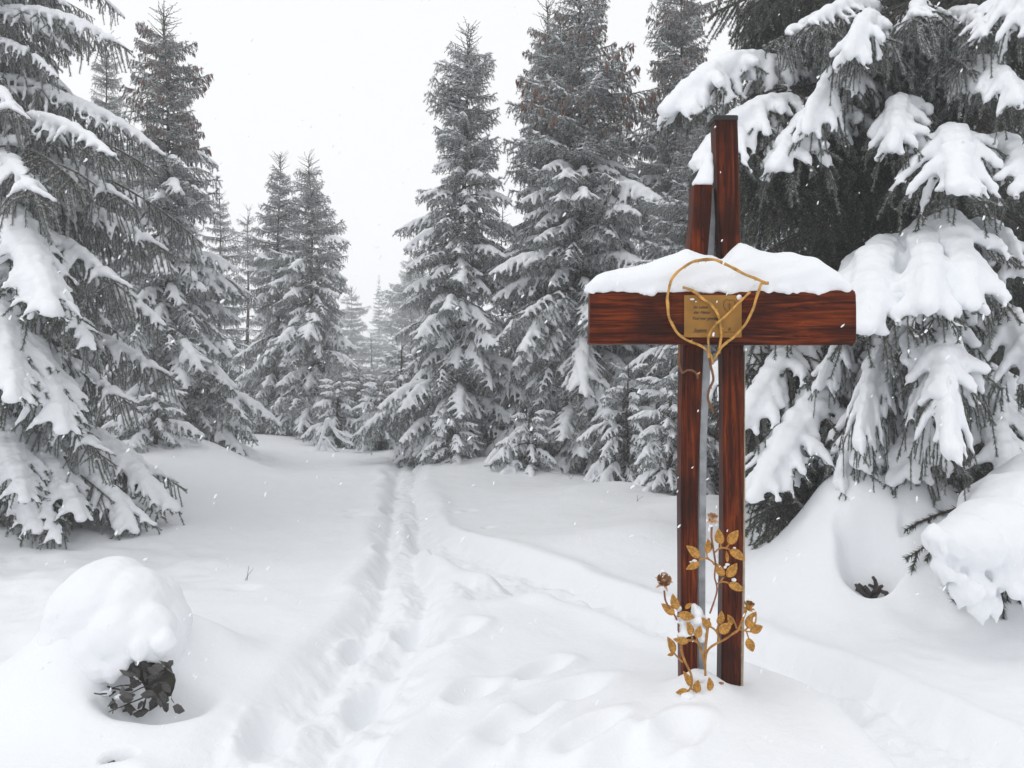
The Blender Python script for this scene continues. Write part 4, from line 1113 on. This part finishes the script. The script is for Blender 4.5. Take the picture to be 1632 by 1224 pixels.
for k in range(70):
    px, py = rg.uniform(135, 278), rg.uniform(1045, 1135)
    if (py - 1045) < (272 - px) * .45 or (px < 165 and py < 1108) or (px > 258 and py < 1062): continue
    o = link('dead_leaf', DL, shrub); o.matrix_world = Matrix.Translation(P(px, py, rg.uniform(3.16, 3.26) - (.07 if px < 190 else 0))) @ Quaternion(rg.normal(size=4)).normalized().to_matrix().to_4x4() @ Matrix.Scale(rg.uniform(.045, .085), 4)
for k in range(16):
    px, py = rg.uniform(150, 270), rg.uniform(1060, 1120)
    a = np.array(P(px, py, 3.2)); p = grow(a, (rg.normal(0, 1), -.5, rg.uniform(-.6, .3)), rg.uniform(.06, .16), 5, 1.5, rg, .2)
    g = Geo(); g.add(*tube_geo(p, np.linspace(.004, .0015, 6), 5), 0, True); part('twig', g, [M_TWIGD], shrub)
for k in range(2):
    px, py = rg.uniform(150, 190), rg.uniform(1075, 1118)
    g = Geo(); V0, F0 = ico(2); V = V0 * np.array([.022, .02, .012]) * rg.uniform(.6, 1.2); V *= (1 + .2 * wob(V, 150, k))[:, None]
    g.add(V + np.array(P(px, py, 3.16)), F0, 0, True); part('snow', g, [M_SNOW], shrub)
# dark broken stick end in the small hole in front of it
p = P(172, 1198, 2.79); st = empty('broken_stick', (p.x, p.y, Gz(p.x, p.y)))
g = Geo(); q = np.array([(-.035, -.015, .01), (-.01, 0, .02), (.02, .012, .035)]); g.add(*tube_geo(q, [.014, .016, .013], 7), 0, True)
o = link('stub', g.mesh('stub', [M_ROCK], attr=False), st); tag(st, 'dark broken stick end in a small hole in the foreground snow', 'stick')

# dark stubs added so the hollow by the buried boughs reads as shaded
hy = HOL[1] - .02; hp = P(1388, 934, hy); hx = hp.x
hl = empty('hollow_shade_stubs', hp); tag(hl, 'dark stubs added to deepen the shade in a round snow hollow', 'bough')
rg = np.random.default_rng(15)
for k in range(9):
    a = np.array([rg.uniform(-.11, .11), rg.uniform(-.03, .06), rg.uniform(-.10, -.05)]); p = grow(a, (rg.normal(0, 1), rg.normal(0, .5), rg.uniform(.5, 1.2)), rg.uniform(.08, .14), 4, .5, rg, .2)
    g = Geo(); g.add(*tube_geo(p, np.linspace(.017, .009, 5), 6), 0, True); link('stub', g.mesh('stub', [M_TWIGD], attr=False), hl)

# ------------------------------------------------------------------ frosted bare bush and bent sapling in the gap
def bush(label, px, py, Y, h, w, seed, n=46):
    x = at(px, Y); b_ = empty('frosted_bush', (x, Y, Gz(x, Y))); tag(b_, label, 'bush', 'frosted bushes'); rg = np.random.default_rng(seed)
    for k in range(n):
        g = Geo(); a = rg.uniform(0, 6.28); d = np.array([math.cos(a) * rg.uniform(.1, .7), math.sin(a) * rg.uniform(.1, .7), 1.0])
        p = grow((rg.normal(0, w * .2), rg.normal(0, w * .2), 0), d, h * rg.uniform(.6, 1.1), 10, .25, rg, .09)
        g.add(*tube_geo(p, np.linspace(.012, .006, 11), 5), 0, True)
        for i in range(3, 11):
            for q in range(2):
                dd = rg.normal(size=3) + (p[i] - p[i - 1]) * 8; s_ = grow(p[i], dd, h * rg.uniform(.10, .24), 4, .8, rg, .15)
                g.add(*tube_geo(s_, np.linspace(.007, .004, 5), 4, cap=False), 0, True)
                for q2 in range(2): g.add(*tube_geo(grow(s_[rg.integers(1, 4)], rg.normal(size=3) + dd * .4, h * .08, 2, .4, rg, .1), [.006, .005, .003], 3, cap=False), 0, True)
        link('branch', g.mesh('branch', [M_FROSTW], attr=False), b_)
bush('grey frosted bare bush left of the young spruce in the gap', 565, 700, 17.2, 1.9, .9, 71)
bush('frosted bare bush behind the young spruce, right side of the gap', 640, 700, 18.0, 1.8, .8, 72, 34)
bx_, by_ = at(522, 14.6), 14.6
bs = empty('bent_sapling', (bx_, by_, Gz(bx_, by_))); tag(bs, 'small sapling bent into an arch under white snow', 'sapling')
rg = np.random.default_rng(91)
for k, (pp, r_) in enumerate([([(505, 718), (512, 700), (519, 675), (524, 668), (530, 680), (542, 697), (556, 704), (570, 708)], .045), ([(524, 672), (534, 684), (548, 692), (560, 697)], .035), ([(514, 695), (522, 700), (530, 712), (540, 720)], .03), ([(512, 700), (517, 712), (520, 722)], .035)]):
    p = spline([P(a, b_, 14.6) for a, b_ in pp], 6) - np.array(bs.location); S = [(q[0], q[1] + rg.normal(0, .02), q[2], r_ * rg.uniform(.8, 1.2), r_ * 1.3, r_ * rg.uniform(.8, 1.2)) for q in p]
    V, F = remesh(*spheres_geo(S, 1), .02, 2); g = Geo(); g.add(V, F, 0, True); br = link('branch', None, bs)
    bpy.data.objects.remove(br)
    g2 = Geo(); g2.add(*tube_geo(p - np.array([0, 0, .02]), .014, 5), 0, True); br = link('branch', g2.mesh('branch', [M_TWIGD], attr=False), bs)
    link('snow', g.mesh('snow', [M_SNOW], attr=False), br)

# thin stalks poking out of the snow
rg = np.random.default_rng(55)
for k, (px, py, lab) in enumerate([(388, 912, 'thin dry stalk poking out of the snow right of the snow dome'), (908, 768, 'thin dry stalk poking out of the snow near the centre mound'), (976, 790, 'thin dry stalk standing between the centre mound and the cross'), (1013, 825, 'thin frosted stalk standing left of the cross'), (384, 712, 'dark twig on the crest below the hazy spruces')]):
    Y = 1.35 * FPX / (py - 612); Y = min(Y, 14.5); x = at(px, Y); s_ = empty('dry_stalk', (x, Y, Gz(x, Y))); tag(s_, lab, 'stalk', 'dry stalks in the snow')
    for q in range(2):
        g = Geo(); p = grow((0.02 * q, 0, -.03), (rg.normal(0, .4), 0, 1), rg.uniform(.07, .11) * (1 + .04 * Y), 5, .3, rg, .12); g.add(*tube_geo(p, np.linspace(.0016, .0009, 6) * (1 + .08 * Y), 5), 0, True)
        link('stem', g.mesh('stem', [M_TWIGD], attr=False), s_)

# ------------------------------------------------------------------ flakes in the air
rg = np.random.default_rng(17); n = 1300
Y = 1.5 + 12 * rg.random(n) ** 1.9; X = rg.uniform(-.75, .75, n) * Y; Z = rg.uniform(.35, 3.8, n) * np.minimum(1, Y / 3.5) + .2
V0, F0 = ico(1); g = Geo()
for k in range(n):
    if Z[k] < Gz(X[k], Y[k]) + .02: continue
    s_ = rg.uniform(.0012, .0034) * (1 + .05 * Y[k]); q = np.array((Matrix.Rotation(rg.normal(.55, .25), 3, 'Y') @ Matrix.Rotation(rg.uniform(0, 6.28), 3, 'Z')).to_4x4().to_3x3())
    V = V0 * (1 + rg.normal(0, .25, (len(V0), 1))) * np.array([.75, .7, 1.9]) * s_
    g.add(V @ q.T + np.array([X[k], Y[k], Z[k]]), F0, 0, False)
tag(link('falling_snow', g.mesh('falling_snow', [M_SNOW], attr=False)), 'loose white snowflakes drifting through the air', None, None, 'stuff')
print('objects', len(scene.objects), 'unique tris', sum(len(m_.polygons) for m_ in bpy.data.meshes))
